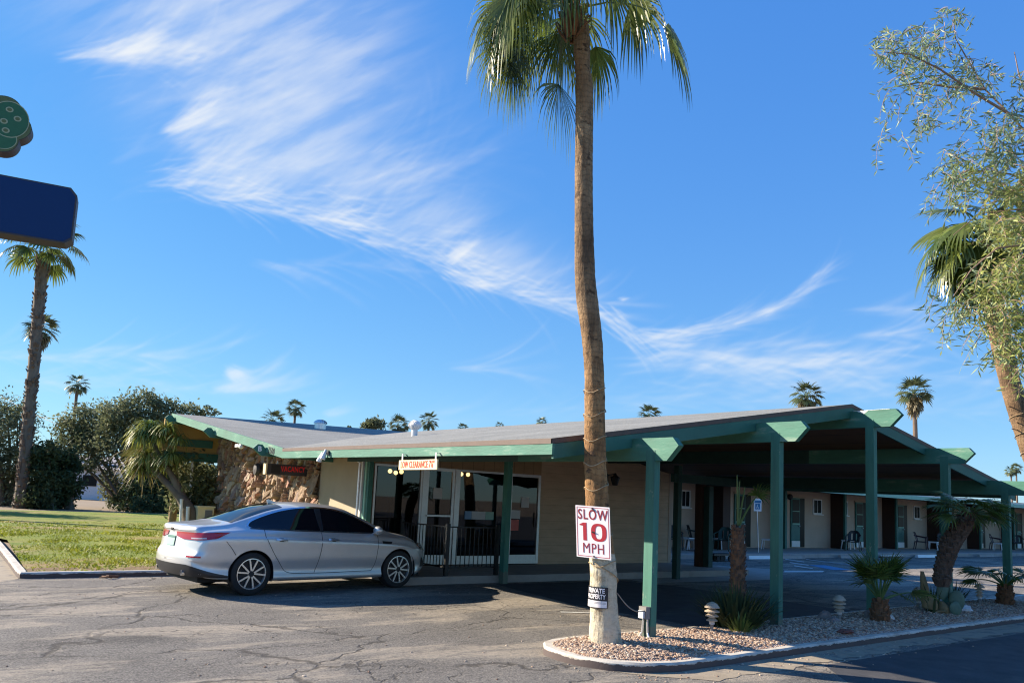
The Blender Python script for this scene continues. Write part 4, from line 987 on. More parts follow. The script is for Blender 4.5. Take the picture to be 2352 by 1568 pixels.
# dark valance round the rear, chrome sill line
b = MB()
for sg in (1, -1):
    rows = []
    for i in range(31):
        s_ = -.75+1.46*i/30; hi = .475-.155*max(0, s_+.1)/.8; lo = .30-.02*max(0, s_)
        rows.append([cont(s_, lo+(hi-lo)*k/4, sg, .006) for k in range(5)])
    b.grid(rows)
cpart(b, 'rear_valance', m_blackplastic, smooth=True)
b = MB(); b.grid([[top(.80+.90*i/14, -.93+1.86*k/16, .004) for k in range(17)] for i in range(15)]); cpart(b, 'rear_window', m_carglass, smooth=True)
b = MB(); b.grid([[top(2.93+.83*i/14, -.93+1.86*k/16, .004) for k in range(17)] for i in range(15)]); cpart(b, 'windshield', m_carglass, smooth=True)
b = MB(); b.grid([[(warp(0, .155-.31*k/4, z)-.012, .155-.31*k/4, z) for k in range(5)] for z in (.73, .885)]); pl = cpart(b, 'license_plate', m_papergreen)
b = MB(); b.grid([[(warp(0, .15-.3*k/4, z)-.0135, .15-.3*k/4, z) for k in range(5)] for z in (.845, .88)]); b.build('plate_band', m_tealdark, pl, world=False)
b = MB(); b.ell((warp(0, 0, .99)-.003, 0, .985), (.01, .06, .028), 14, 6); cpart(b, 'emblem', m_rimdark, smooth=True)
b = MB(); b.grid([[(warp(0, .5-1.0*k/10, z)-.004, .5-k/10, z) for k in range(11)] for z in (.655, .663)]); cpart(b, 'trunk_seam', m_rimdark)
b = MB(); b.prism([(1.86, -.012, 1.44), (1.70, -.012, 1.425), (1.68, -.012, 1.475), (1.72, -.008, 1.492)], (0, .024, 0)); b.f = b.f; cpart(b, 'antenna_fin', m_car)
b = MB(); b.grid([[(warp(CL, .42-.84*k/8, z)+.008, .42-.84*k/8, z) for k in range(9)] for z in (.5, .56, .62)]); cpart(b, 'grille', m_blackplastic)
b = MB(); b.box((.35, -.62, .2), (4.55, .62, .62)); b.box((1.6, -.8, .2), (3.35, .8, .34)); cpart(b, 'underbody', m_rubber)
for cx, cz in ARCH:
    for sg in (1, -1):
        b = MB(); rows = []
        for k in range(21):
            a = R(-20+220*k/20); rows.append([(cx+.371*math.cos(a), sg*.60, cz+.371*math.sin(a)), (cx+.371*math.cos(a), sg*(.895), cz+.371*math.sin(a))])
        b.grid(rows); cpart(b, 'arch_liner', m_rubber)
        w = MB(); yo = .905; prof = [(.235, .215), (.29, .222), (.325, .205), (.335, .17), (.335, .05), (.325, .012), (.29, 0), (.235, .004)]
        w.lathe([(r_, sg*(yo-.222+h_)) for r_, h_ in prof], (cx, 0, cz), 40, 'y', False)
        wheel = bpy.data.objects.new('wheel', None); COL.objects.link(wheel); wheel.parent = car
        w.build('tyre', m_rubber, wheel, world=False, smooth=True)
        b = MB(); b.lathe([(.0, sg*(yo-.06)), (.236, sg*(yo-.06)), (.236, sg*(yo-.05)), (0, sg*(yo-.05))], (cx, 0, cz), 32, 'y'); b.build('brake_disc', m_rimdark, wheel, world=False)
        b = MB(); n = 48; pr = [(.238, yo-.02), (.240, yo-.004), (.228, yo-.003), (.222, yo-.02), (.222, yo-.05)]
        rows = [[(cx+r_*math.cos(2*math.pi*k/n), sg*h_, cz+r_*math.sin(2*math.pi*k/n)) for r_, h_ in pr] for k in range(n+1)]
        b.grid(rows)
        for k in range(5):
            for s_ in (-1, 1):
                a0 = 2*math.pi*k/5+s_*.16+.2; a1 = 2*math.pi*k/5+s_*.30+.2; d0 = Vector((math.cos(a0), 0, math.sin(a0))); d1 = Vector((math.cos(a1), 0, math.sin(a1)))
                b.bar(Vector((cx, sg*(yo-.028), cz))+d0*.045, Vector((cx, sg*(yo-.015), cz))+d1*.226, .018, .030, (0, 1, 0)) if False else b.obox((Vector((cx, sg*(yo-.022), cz))+(d0*.045+d1*.226)/2), ((d1*.226-d0*.045), (0, 1, 0), (d1*.226-d0*.045).cross(Vector((0, 1, 0)))), ((d1*.226-d0*.045).length/2, .012, .0125))
        b.build('rim', m_rim, wheel, world=False)
        b = MB(); b.lathe([(0, sg*(yo-.03)), (.05, sg*(yo-.03)), (.045, sg*(yo-.012)), (0, sg*(yo-.01))], (cx, 0, cz), 20, 'y'); b.build('hub_cap', m_rimdark, wheel, world=False, smooth=True)

# ------------------------------------------------------------------ palms
def fan(mb, stem, base, d, pet, blade, droop, nseg, r, spread=R(105), sag=.35, width=1.):
    """one fan leaf: petiole into `stem`, segments into `mb`"""
    p = Vector(base); d = Vector(d).normalized(); pts = [p.copy()]
    for k in range(6):
        d = (d+Vector((0, 0, -sag*(k+1)/6))).normalized(); p = p+d*(pet/6); pts.append(p.copy())
    if stem is not None: stem.tube(pts, [.022*width*(1-.55*k/6) for k in range(7)], 5)
    T = d; L = T.cross(UP)
    L = L.normalized() if L.length > .05 else Vector((1, 0, 0))
    tw = r.uniform(-.5, .5); N = L.cross(T).normalized(); L = (L*math.cos(tw)+N*math.sin(tw)).normalized(); N = L.cross(T).normalized()
    for i in range(nseg):
        a = spread*(2*(i+.5)/nseg-1)+r.uniform(-.02, .02); ln = blade*(.72+.28*math.cos(a))*r.uniform(.78, 1.12)
        sd = (T*math.cos(a)+L*math.sin(a)+N*(-.18+.10*abs(a))).normalized(); q = p.copy(); hw = ln*math.sin(spread/nseg)*.62
        vs = []; prof = (.12, .55, .85, .62, .36, .0); m = len(prof); lat = (L*math.cos(a)-T*math.sin(a)).normalized()
        for j in range(m):
            w = hw*prof[j]*width; vs += [q+lat*w+N*w*.35, q-lat*w+N*w*.35*(-1)]
            g = droop*(max(0, j-.6)/m)**1.2*r.uniform(.8, 1.2)
            sd = (sd+Vector((0, 0, -g))).normalized(); q = q+sd*(ln/(m-1))
        mb.add(vs, [(2*j, 2*j+1, 2*j+3, 2*j+2) for j in range(m-1)])
def trunk_tube(b, pts, rad, n=28, step=.05, rough=.02, seed=0, rings=True):
    P = [Vector(p) for p in pts]; L = [0]
    for a, c in zip(P[:-1], P[1:]): L.append(L[-1]+(c-a).length)
    tot = L[-1]; m = max(8, int(tot/step)); ctr = []; rs = []
    def at(s_, arr):
        for k in range(len(L)-1):
            if s_ <= L[k+1] or k == len(L)-2:
                f = (s_-L[k])/(L[k+1]-L[k]); g = lambda kk: arr[min(max(kk, 0), len(arr)-1)]
                return .5*((g(k)*2)+(g(k+1)-g(k-1))*f+(g(k-1)*2-g(k)*5+g(k+1)*4-g(k+2))*f*f+(g(k)*3-g(k-1)-g(k+1)*3+g(k+2))*f**3)
    for i in range(m+1):
        s_ = tot*i/m; ctr.append(at(s_, P)); rs.append(at(s_, list(rad)))
    rows = []
    for i, c in enumerate(ctr):
        row = []
        for k in range(n+1):
            a = 2*math.pi*(k % n)/n; nn = mnoise.noise((math.cos(a)*1.3+seed, math.sin(a)*1.3, c.z*5))+.5*mnoise.noise((math.cos(a)*4+seed, math.sin(a)*4, c.z*14))
            rr = rs[i]*(1+rough*2*nn+(.012*math.sin(c.z*2*math.pi*8+2*nn) if rings else 0)); row.append((c.x+rr*math.cos(a), c.y+rr*math.sin(a), c.z))
        rows.append(row)
    b.grid(rows); return ctr, rs
# --- the big palm in the island
PB = G(1391, 1472, .148); PD = (PB-Vector((0, 0, CH))).dot(Vector(F))
prof = [(1391, 1490, 78), (1390, 1462, 75), (1388, 1420, 66), (1386, 1370, 63), (1385, 1300, 61), (1374, 1200, 56), (1371, 1140, 54), (1367, 1050, 51), (1366, 960, 49), (1366, 900, 48), (1364, 840, 47), (1359, 770, 50), (1350, 700, 52), (1344, 640, 50), (1342, 560, 47), (1341, 470, 45), (1341, 380, 44), (1342, 280, 44), (1342, 200, 44), (1338, 150, 38), (1336, 100, 42), (1335, 60, 40)]
def onplane(x, y, P, D):   # vertical plane through the palm's foot, square to the view heading
    d = ray(x, y); h = Vector((fw[0], fw[1], 0)); k = (Vector(P).dot(h))/(Vector(d).dot(h)); return Vector(O+d*k)
pts = [onplane(x, y, PB, PD) for x, y, w in prof]; rad = [w*.5*PD/FPX*1.0 for x, y, w in prof]
palm = thing('fan_palm', 'tall fan palm with whitewashed foot rising from the gravel island in front of the carport', 'palm tree', tuple(PB))
b = MB(); pc, pr = trunk_tube(b, pts, rad, 36, .035, .022, 2); b.build('trunk', m_trunkpaint, palm, smooth=True, sharp=60)
HANG = [(1.15, -.1, .50, 1.25, 1.05, 2.2, .42), (-.34, .4, -.5, .66, .98, 2.6, .95), (-1.1, -.1, .35, 1.05, 1.05, 2.4, .5)]
for k in range(32):
    u_ = (-1.0+1.45*((k*.618) % 1)) if k < 24 else -1.05+.6*((k*.618) % 1); HANG.append((u_, math.sin(k*2.1)*.7, .75+.4*math.cos(k*1.7), (.70+.42*((k*.37) % 1))*(1.12 if u_ < -.3 else .88), .98, 3.0, .52+.24*((k*.53) % 1)))
PT = pts[-1]; r = random.Random(12)
b = MB(); st = MB(); CTR = onplane(1318, 6, PB, PD)
right = Vector((rt[0], rt[1], 0)); back = Vector((fw[0], fw[1], 0))
for k in range(20):      # young upright and spreading leaves, most of them above the frame
    az = k*2.39996; f = k/39; el = R(85)-R(60)*f
    d = right*(math.cos(az)*math.cos(el))+back*(math.sin(az)*math.cos(el))+UP*math.sin(el)
    fan(b, st, CTR+UP*(.30+.2*math.sin(el))+d*.08, d, .62+.2*r.random(), .80+.15*r.random(), .8+.4*f, 30, r, sag=.22, width=.62)
for k, (dx, dy, dz, pet, bl, dr, s_) in enumerate(HANG):
    fan(b, st, CTR+UP*(-.38 if k == 1 else -.12 if k == 0 else -.02), right*dx+back*dy+UP*dz, pet, bl, dr, 30, r, sag=s_, width=.62, spread=R(72))
b.build('crown', m_frond, palm); st.build('petioles', m_petiole, palm)
b = MB()
for k in range(46):
    a = k*2.4; z = -.10+.30*k/45; rr = .10; d = Vector((math.cos(a), math.sin(a), 0)); c = CTR+UP*(z-.42)+d*rr*.7
    e = c+d*r.uniform(.05, .12)+UP*r.uniform(.10, .2); b.bar(c, e, .055, .018, d); b.bar(e, e+d*r.uniform(.02, .07)+UP*r.uniform(.02, .10), .03, .014, d)
b.build('leaf_bases', m_boots, palm)
# twine and light cable wound round the trunk
b = MB(); pt = []
def trunk_at(z):
    k = min(range(len(pc)), key=lambda i: abs(pc[i].z-z)); return pc[k], pr[k]
zz = .95; a = 2.2
while zz < 3.05:
    c, rr = trunk_at(zz); wv = .05*math.sin(a)+.02*math.sin(3*a)
    pt.append(Vector((c.x+(rr*1.05+.006)*math.cos(a), c.y+(rr*1.05+.006)*math.sin(a), zz+wv))); a += .22; zz += .0098
b.tube(pt, .006, 5); single(b, 'light_cable', m_rope, 'thin tan cable wound in loops round the palm trunk', 'cable', tuple(pt[0]))
c0, r0 = trunk_at(.62); pA = Vector((c0.x+r0*.9, c0.y-r0*.5, .68)); pB_ = Vector((6.89, 6.50, .46))
b = MB(); hang = [pA.lerp(pB_, i/14)-UP*(.09*math.sin(math.pi*i/14)) for i in range(15)]
up_ = [Vector((c0.x+(trunk_at(.66+.3*i/10)[1]+.008)*math.cos(2.5+2.9*(1-i/10)+1.0), c0.y+(trunk_at(.66+.3*i/10)[1]+.008)*math.sin(2.5+2.9*(1-i/10)+1.0), .66+.30*i/10)) for i in range(11)]
b.tube(hang, .007, 6); single(b, 'power_cord', m_cable, 'grey power cord sagging from the palm foot to the electrical box', 'cable', tuple(pA))
b = MB()
pt = []
for i in range(19):
    z = 1.02-.26*(i/18); c, rr = trunk_at(z); a = R(190)+R(170)*i/18; pt.append(Vector((c.x+(rr*1.05+.004)*math.cos(a), c.y+(rr*1.05+.004)*math.sin(a), z)))
b.tube(pt, .0065, 5); single(b, 'tie_rope', m_rope, 'single tan rope slung round the whitewashed palm foot', 'rope', tuple(pt[0]))
eb = thing('electrical_box', 'small grey outlet box with conduit on the foot of the first carport post', 'electrical box', (6.86, 6.5, .35))
b = MB(); b.box((6.83, 6.47, .36), (6.902, 6.585, .50)); b.build('outlet_box', m_cable, eb)
b = MB(); b.box((6.80, 6.49, .37), (6.829, 6.565, .455)); b.build('cover', m_whiteplastic, eb)
b = MB(); b.tube([(6.885, 6.50, .36), (6.885, 6.49, .2), (6.86, 6.44, .13)], .014, 8); b.tube([(6.885, 6.56, .36), (6.88, 6.57, .2), (6.84, 6.6, .13)], .014, 8); b.build('conduit', m_steel, eb)
# --- SLOW 10 MPH sign
sc_ = onplane(1377, 1221, PB, PD); n_ = Vector((-.93, -.37, .0)).normalized(); r_ = Vector((-n_.y, n_.x, 0)); tl = R(4)
rr_ = (r_*math.cos(tl)-UP*math.sin(tl)*.35).normalized(); uu_ = (UP*math.cos(tl)-r_*math.sin(tl)).normalized()
ct, rrad = trunk_at(sc_.z); sc_ = sc_+n_*(rrad+.03)
SW, SHh = .212, .288
sg_ = thing('speed_sign', 'tilted white sign lettered SLOW 10 MPH in red nailed to the palm trunk', 'sign', tuple(sc_))
b = MB(); b.obox(sc_, (rr_, uu_, n_), (SW, SHh, .002)); b.build('panel', m_signwhite, sg_)
def border(w, h, t):
    b = MB()
    for sx_, sy_, hx, hy in ((0, h, w, t), (0, -h, w, t), (w, 0, t, h), (-w, 0, t, h)): b.obox(sc_+rr_*sx_+uu_*sy_+n_*.0032, (rr_, uu_, n_), (hx, hy, .0008))
    return b
border(SW-.018, SHh-.018, .0025).build('border', m_signred, sg_)
def on(x, y, z=.0035): return sc_+rr_*x+uu_*y+n_*z
b = MB(); put_text(b, text_mesh('SLOW', .160, .001, sx=.76, sp=1.16), on(0, .186), rr_, uu_, n_); b.build('lettering', m_signmaroon, sg_)
b = MB(); put_text(b, text_mesh('MPH', .160, -.0015, sx=.80, sp=1.12), on(.0, -.186), rr_, uu_, n_); b.build('lettering', m_signmaroon, sg_)
b = MB(); h2 = .098
def pl2(poly): b.prism([on(x, y) for x, y in poly], n_*.001)
pl2([(-.165, h2-.03), (-.165, h2-.022), (-.12, h2), (-.078, h2), (-.078, -h2), (-.122, -h2), (-.122, h2-.035)][::-1])
N_ = 36; outer = []; inner = []
for k in range(N_):
    a = 2*math.pi*k/N_; ce, se = math.cos(a), math.sin(a); pw = lambda v, e: math.copysign(abs(v)**e, v)
    outer.append(on(.072+.095*pw(ce, .75), h2*pw(se, .75), .0045)); inner.append(on(.072+.042*pw(ce, .7), (h2-.026)*pw(se, .7), .0045))
b.add(outer+inner, [(k, (k+1) % N_, N_+(k+1) % N_, N_+k) for k in range(N_)]); b.build('number', m_signred, sg_)
b = MB()
for x, y in ((.0, .262), (.005, -.268), (.0, .0)):
    b.ell(on(x, y, .008), (.010, .010, .010), 8, 6)
b.bar(on(0, .262, .01), on(.03, .235, .012), .012, .008); b.bar(on(-.01, .005, .01), on(.028, -.003, .012), .010, .008); b.build('nail', m_black, sg_)
# --- PRIVATE PROPERTY wrapped round the foot
ps = thing('property_sign', 'small black and white PRIVATE PROPERTY sign curved round the palm foot', 'sign', tuple(PB+UP*.5))
zc_ = .64; cc, rc = trunk_at(zc_); va = math.atan2(-fw[1], -fw[0])
def wrap(x, z, off=.0): a = va-R(40)+x/(rc*1.04); return (cc.x+(rc*1.06+.008+off)*math.cos(a), cc.y+(rc*1.06+.008+off)*math.sin(a), zc_+z)
def wrap_rect(x0, x1, z0, z1, off): 
    b = MB(); b.grid([[wrap(x0+(x1-x0)*i/20, z, off) for z in (z0, z1)] for i in range(21)]); return b
wrap_rect(-.14, .14, -.115, .115, 0).build('panel', m_signblack, ps)
b = wrap_rect(-.13, .13, -.107, -.035, .0015); b.build('white_field', m_signwhite, ps)
def wrap_text(body, size, zz_, sx):
    t = text_mesh(body, size, .002, .0, sx=sx); b = MB(); b.add([wrap(x, y+zz_, .0025) for x, y, z in t[0]], t[1]); return b
b = wrap_text('PRIVATE', .070, .072, .80); q = wrap_text('PROPERTY', .070, .008, .68); b.add(q.v, q.f); b.build('lettering', m_signwhite, ps)
b = MB()
for zz_ in (-.05, -.062): 
    q = wrap_rect(-.12, .12, zz_-.003, zz_, .0025); b.add(q.v, q.f)
b.build('small_print', m_signblack, ps)
# ------------------------------------------------------------------ island plants and fittings
def pagoda(i, pos, tilt, label):
    t = thing('path_light', label, 'garden light', tuple(pos), group='pagoda path lights on the gravel island')
    t.rotation_euler = (tilt[0], tilt[1], 0)
    b = MB(); b.tube([(0, 0, -.05), (0, 0, .10)], .022, 8); b.build('stake', m_cable, t, world=False)
    b = MB(); b.tube([(0, 0, .10), (0, 0, .34)], .035, 10); b.build('lens', m_paper, t, world=False)
    for k, (z, rr) in enumerate(((.15, .07), (.205, .082), (.26, .094))):
        b = MB(); b.lathe([(.036, z+.032), (rr, z), (rr, z-.007), (.03, z+.02)], (0, 0, 0), 18); b.build('tier', m_path, t, world=False)
    b = MB(); b.lathe([(.095, .305), (.095, .312), (.06, .355), (.02, .375), (0, .378)], (0, 0, 0), 18); b.build('cap', m_path, t, world=False)
for i, (px, sc, tilt, lb) in enumerate(((z8(1475, 815), 1.0, (0, 0), 'sunlit tan pagoda path light beside the clump under the trunk palm'), (za(655, 800), 1.05, (.05, -.08), 'leaning tan pagoda path light beside the grey rocks in shade'), (za(1385, 690), 1.0, (0, .03), 'shaded pagoda path light just beside the prickly pear clump'), (za(1945, 645), 1.0, (0, 0), 'farthest reddish pagoda path light near the short fan palm at the frame edge'))):
    p = G(*px, .14); pagoda(i, p, tilt, lb)
def rock(px, s, m, label, seed, z=.13):
    p = G(*px, z); b = MB(); b.ell((p.x, p.y, z+s[2]*.3), s, 12, 8, .16, seed)
    single(b, 'rock', m, label, 'rock', (p.x, p.y, z), 'rocks on the gravel island', smooth=False)
rock(za(520, 790), (.12, .09, .10), m_stone_grey, 'grey brown rock lying behind the leaning path light', 1)
rock(za(600, 815), (.10, .08, .06), m_stone_grey, 'flat grey rock just in front of the leaning path light', 2)
rock(za(1105, 790), (.11, .08, .06), m_stone_white, 'white rock beside the stubby fan palm', 3)
rock(za(1790, 712), (.22, .13, .09), m_stone_white, 'large white rock at the foot of the prickly pear', 4)
rock(za(712, 905), (.14, .09, .03), m_stone_red, 'flat red rock half sunk in the shaded gravel', 5)
rock(za(920, 780), (.07, .06, .10), m_stone_grey, 'dark rock standing against the stubby fan palm', 6)
def stubs(b, ctr, rs, n, r, size):
    L = len(ctr)
    for k in range(n):
        i = min(L-1, int(L*(k+.5)/n)); a = k*2.399; c = ctr[i]; d = Vector((math.cos(a), math.sin(a), 0)); p = c+d*rs[i]*.9
        e = p+d*size*r.uniform(.4, .8)+UP*size*r.uniform(.7, 1.3); b.bar(p-UP*size*.4, e, size*.9, size*.35, d)
def small_palm(name, label, base, path, rad, nst, ss, fronds, seed, boots=m_stub, leaf=m_frond, stem=m_petiole):
    t = thing(name, label, 'palm tree', tuple(base)); r = random.Random(seed)
    b = MB(); ctr, rs = trunk_tube(b, path, rad, 16, .05, .03, seed, False); b.build('trunk', m_boots, t, smooth=True)
    b = MB(); stubs(b, ctr, rs, nst, r, ss); b.build('leaf_stubs', boots, t)
    b = MB(); s_ = MB(); top_ = Vector(path[-1])
    for (d, pet, bl, dr, ns, sg) in fronds: fan(b, s_, top_+Vector(d).normalized()*.04, d, pet, bl, dr, ns, r, sag=sg, width=.8)
    if b.v: b.build('crown', leaf, t)
    if s_.v: s_.build('petioles', stem, t)
    return t
def cam_dir(dx, dy, dz): return Vector((rt[0], rt[1], 0))*dx+Vector((fw[0], fw[1], 0))*dy+UP*dz
# pineapple trunk with bare petioles
B1 = G(1700, 1425, .14); d1 = (B1-Vector((0, 0, CH))).dot(Vector(F))
pth = [onplane(1695, y, B1, d1) for y in (1432, 1380, 1310, 1250, 1212)]
small_palm('trunk_palm', 'thin fan palm with a scaly pineapple trunk and bare upright stalks behind the second post', B1, pth, [.10, .10, .095, .09, .075], 150, .045,
           [(cam_dir(.05, .1, 1), .62, .02, .1, 3, .0), (cam_dir(-.03, .0, 1), .70, .02, .1, 3, .0), (cam_dir(.16, .0, 1), .55, .02, .1, 3, .0), (cam_dir(.42, 0, .9), .50, .40, .9, 16, .12), (cam_dir(.12, .3, .9), .46, .02, .1, 3, 0)], 3)
def clump(name, label, base, n, h, spread, m, seed, w=.02, cat='plant'):
    b = MB(); r = random.Random(seed); base = Vector(base)
    for k in range(n):
        a = r.uniform(0, 6.283); rr = spread*r.random()**.6; p = base+Vector((math.cos(a), math.sin(a), 0))*rr*.5; d = (Vector((math.cos(a), math.sin(a), 0))*rr*r.uniform(.6, 1.6)+UP*h).normalized(); ln = h*r.uniform(.55, 1.15)
        sd = d.cross(UP); sd = sd.normalized() if sd.length > .01 else Vector((1, 0, 0)); vs = []; ww = w*r.uniform(.7, 1.3)
        for j in range(4):
            q = p+d*ln*j/3; vs += [q+sd*ww*(1, .9, .6, 0)[j], q-sd*ww*(1, .9, .6, 0)[j]]; d = (d+Vector((0, 0, -.16*r.random()*j))).normalized()
        b.add(vs, [(2*j, 2*j+1, 2*j+3, 2*j+2) for j in range(3)])
    return single(b, name, m, label, cat, tuple(base))
clump('bushy_plant', 'dark bushy clump of strap leaves at the foot of the trunk palm', G(1690, 1440, .13), 420, .58, .55, m_darkshrub, 8, .018)
o = clump('bushy_plant', 'yellow green new leaves in front of the dark clump', G(1700, 1452, .13), 90, .26, .25, m_ponyleaf, 9, .016)
clump('bushy_plant', 'dry straw coloured blades at the front of the dark clump', G(1715, 1445, .13), 16, .30, .25, m_drygrass, 10, .014)
# stubby fan palm between post two and three
B2 = G(*za(1030, 800), .14); d2 = (B2-Vector((0, 0, CH))).dot(Vector(F))
r = random.Random(31)
fr = []
for k in range(15):
    a = k*2.4; fr.append((Vector((math.cos(a)*.5, math.sin(a)*.5, 1.2+.2*math.sin(k))), .34+.16*r.random(), .40, .25, 20, .05))
fr += [(cam_dir(.9, -.1, .5), .45, .42, .6, 20, .12), (cam_dir(.8, .4, .4), .40, .40, .6, 18, .14), (cam_dir(-.6, 0, .8), .32, .36, .5, 18, .1)]
small_palm('stubby_palm', 'stubby fan palm with a short brown trunk between the second and third posts', B2, [onplane(*za(1030, y), B2, d2) for y in (815, 760, 690, 625)], [.11, .12, .10, .08], 50, .06, fr, 4, m_boots)
# leaning rough trunk palm
B3 = G(*za(1610, 745), .14); d3 = (B3-Vector((0, 0, CH))).dot(Vector(F))
zq = lambda X, Y: ((2600+X*.26794)/1.2245, (1240+Y*.26794)/1.2245)
fr = []
for k in range(26):
    a = k*2.4; f = k/25; fr.append((cam_dir(math.cos(a)*.8+.2, math.sin(a)*.8, 1.05-.9*f), .30+.10*r.random(), .42, .7, 22, .16))
small_palm('leaning_palm', 'leaning fan palm with a shaggy trunk before the fourth post', B3, [onplane(*zq(X, Y), B3, d3) for X, Y in ((185, 1500), (195, 1400), (230, 1250), (290, 1080), (370, 960), (430, 850), (470, 790))], [.085, .085, .095, .115, .12, .09, .07], 260, .085, fr, 5, m_stub, m_darkshrub if False else m_frond)
# short palm at the frame edge
B4 = G(*za(2170, 650), .14); d4 = (B4-Vector((0, 0, CH))).dot(Vector(F)); fr = []
for k in range(15):
    a = k*2.4; fr.append((cam_dir(math.cos(a)*.8, math.sin(a)*.8, .75), .40+.1*r.random(), .45, .55, 20, .16))
fr += [(cam_dir(-1, 0, .45), .55, .42, .7, 20, .16)]
small_palm('short_palm', 'short fan palm with a stout trunk at the far end of the gravel island', B4, [onplane(*za(2180, y), B4, d4) for y in (660, 600, 540, 490)], [.13, .13, .12, .09], 50, .06, fr, 6, m_boots)
# prickly pear with dead columns
B5 = G(*za(1600, 730), .14); d5 = (B5-Vector((0, 0, CH))).dot(Vector(F))
pp = thing('prickly_pear', 'prickly pear with green pads and dry upright columns beside the leaning palm', 'cactus', tuple(B5))
def pad(px, rx, rz, m, name, yaw=0, dp=0):
    c = onplane(*px, B5, d5)+Vector((fw[0], fw[1], 0))*dp; b = MB(); b.ell((0, 0, 0), (rx, .035, rz), 16, 10); rot = Matrix.Rotation(math.atan2(rt[1], rt[0])+yaw, 3, 'Z')
    b.v = [tuple(rot @ Vector(q)+c) for q in b.v]; b.build(name, m, pp, smooth=True)
for px, rx, rz, yw, dp in ((za(1605, 520), .13, .15, .3, 0), (za(1720, 610), .12, .17, -.3, -.05), (za(1690, 560), .07, .13, .9, .05), (za(1700, 680), .12, .12, .2, -.08)): pad(px, rx, rz, m_cactus, 'pad', yw, dp)
for (x0, y0, x1, y1, w) in ((1450, 680, 1415, 345, .06), (1500, 690, 1470, 560, .10), (1535, 670, 1525, 560, .045), (1610, 730, 1590, 620, .09), (1550, 715, 1600, 690, .12)):
    b = MB(); trunk_tube(b, [onplane(*za(x0, y0), B5, d5), onplane(*za((x0+x1)/2+8, (y0+y1)/2), B5, d5), onplane(*za(x1, y1), B5, d5)], [w, w*1.1, w*.45], 12, .05, .05, x0, False); b.build('dry_column', m_cactusdry, pp, smooth=True)
clump('spiky_plant', 'dark spiky leaves standing between the dry cactus columns', onplane(*za(1510, 600), B5, d5)-UP*.25, 26, .5, .18, m_darkshrub, 12, .02)
clump('spiky_plant', 'low dark spiky plant behind the prickly pear pads', G(*za(1790, 640), .13)+Vector((.1, .2, 0)), 60, .42, .35, m_darkshrub, 13, .016)

# ------------------------------------------------------------------ right-hand trees
RPB = G(2395, 1300, .0) if False else AT(2470, 1330, 15.0); RPB.z = 0
h_ = Vector((fw[0], fw[1], 0)); RD = 14.2
def at_d(x, y, D):
    d = Vector(ray(x, y)); return Vector(O)+d*(D/d.dot(h_))
tp = [(2480, 1330, 56), (2430, 1200, 52), (2385, 1080, 48), (2360, 1010, 46), (2338, 940, 46), (2318, 870, 46), (2300, 790, 47), (2283, 700, 44), (2268, 620, 42), (2258, 560, 40)]
pts = [at_d(x, y, RD) for x, y, w in tp]; base = pts[0].copy(); base.z = 0; pts[0] = base
rp = thing('fan_palm', 'curved fan palm half hidden behind the willow-leaved tree at the frame edge', 'palm tree', tuple(base))
b = MB(); rpc, rpr = trunk_tube(b, pts, [w*.5*RD/FPX*.95 for x, y, w in tp], 24, .06, .02, 5); b.build('trunk', m_trunk, rp, smooth=True, sharp=60)
b = MB(); r = random.Random(77)
for z in (3.2, 3.5, 3.75, 2.9, 3.35):
    k = min(range(len(rpc)), key=lambda i: abs(rpc[i].z-z)); a = r.uniform(2.6, 4.4); d = Vector((math.cos(a), math.sin(a), .1)); b = MB(); b.bar(rpc[k]+d*rpr[k]*.8, rpc[k]+d*(rpr[k]+.14), .02, .012); b.build('leaf_stub', m_boots, rp)
b = MB(); st = MB(); C2 = pts[-1]
for k in range(34):
    az = k*2.39996; f = k/33; el = R(70)-R(115)*f
    d = Vector((rt[0], rt[1], 0))*(math.cos(az)*math.cos(el))+h_*(math.sin(az)*math.cos(el))+UP*math.sin(el)
    fan(b, st, C2+UP*(.1+.2*math.sin(el)), d, .6+.2*r.random(), .85, .6+.5*f, 22, r, sag=.3)
for q in ((-1, -.1, .55), (-.95, .2, .25), (-.8, -.4, .45), (-1, -.3, .1), (-.7, -.6, .7)): fan(b, st, C2+UP*.1, cam_dir(*q), .95, .95, 1.7, 28, r, sag=.38, width=.75)
b.build('crown', m_frond, rp); st.build('petioles', m_petiole, rp)
b = MB(); pt = []; a = 0
for i in range(120):
    z = 1.2+2.6*i/119; k = min(range(len(rpc)), key=lambda j: abs(rpc[j].z-z)); a = i*.42; pt.append(rpc[k]+Vector((math.cos(a), math.sin(a), 0))*(rpr[k]*1.05+.006)+UP*(z-rpc[k].z))
b.tube(pt, .006, 5); single(b, 'light_cable', m_rope, 'thin tan cable wound round the curved right palm', 'cable', tuple(pt[0]))
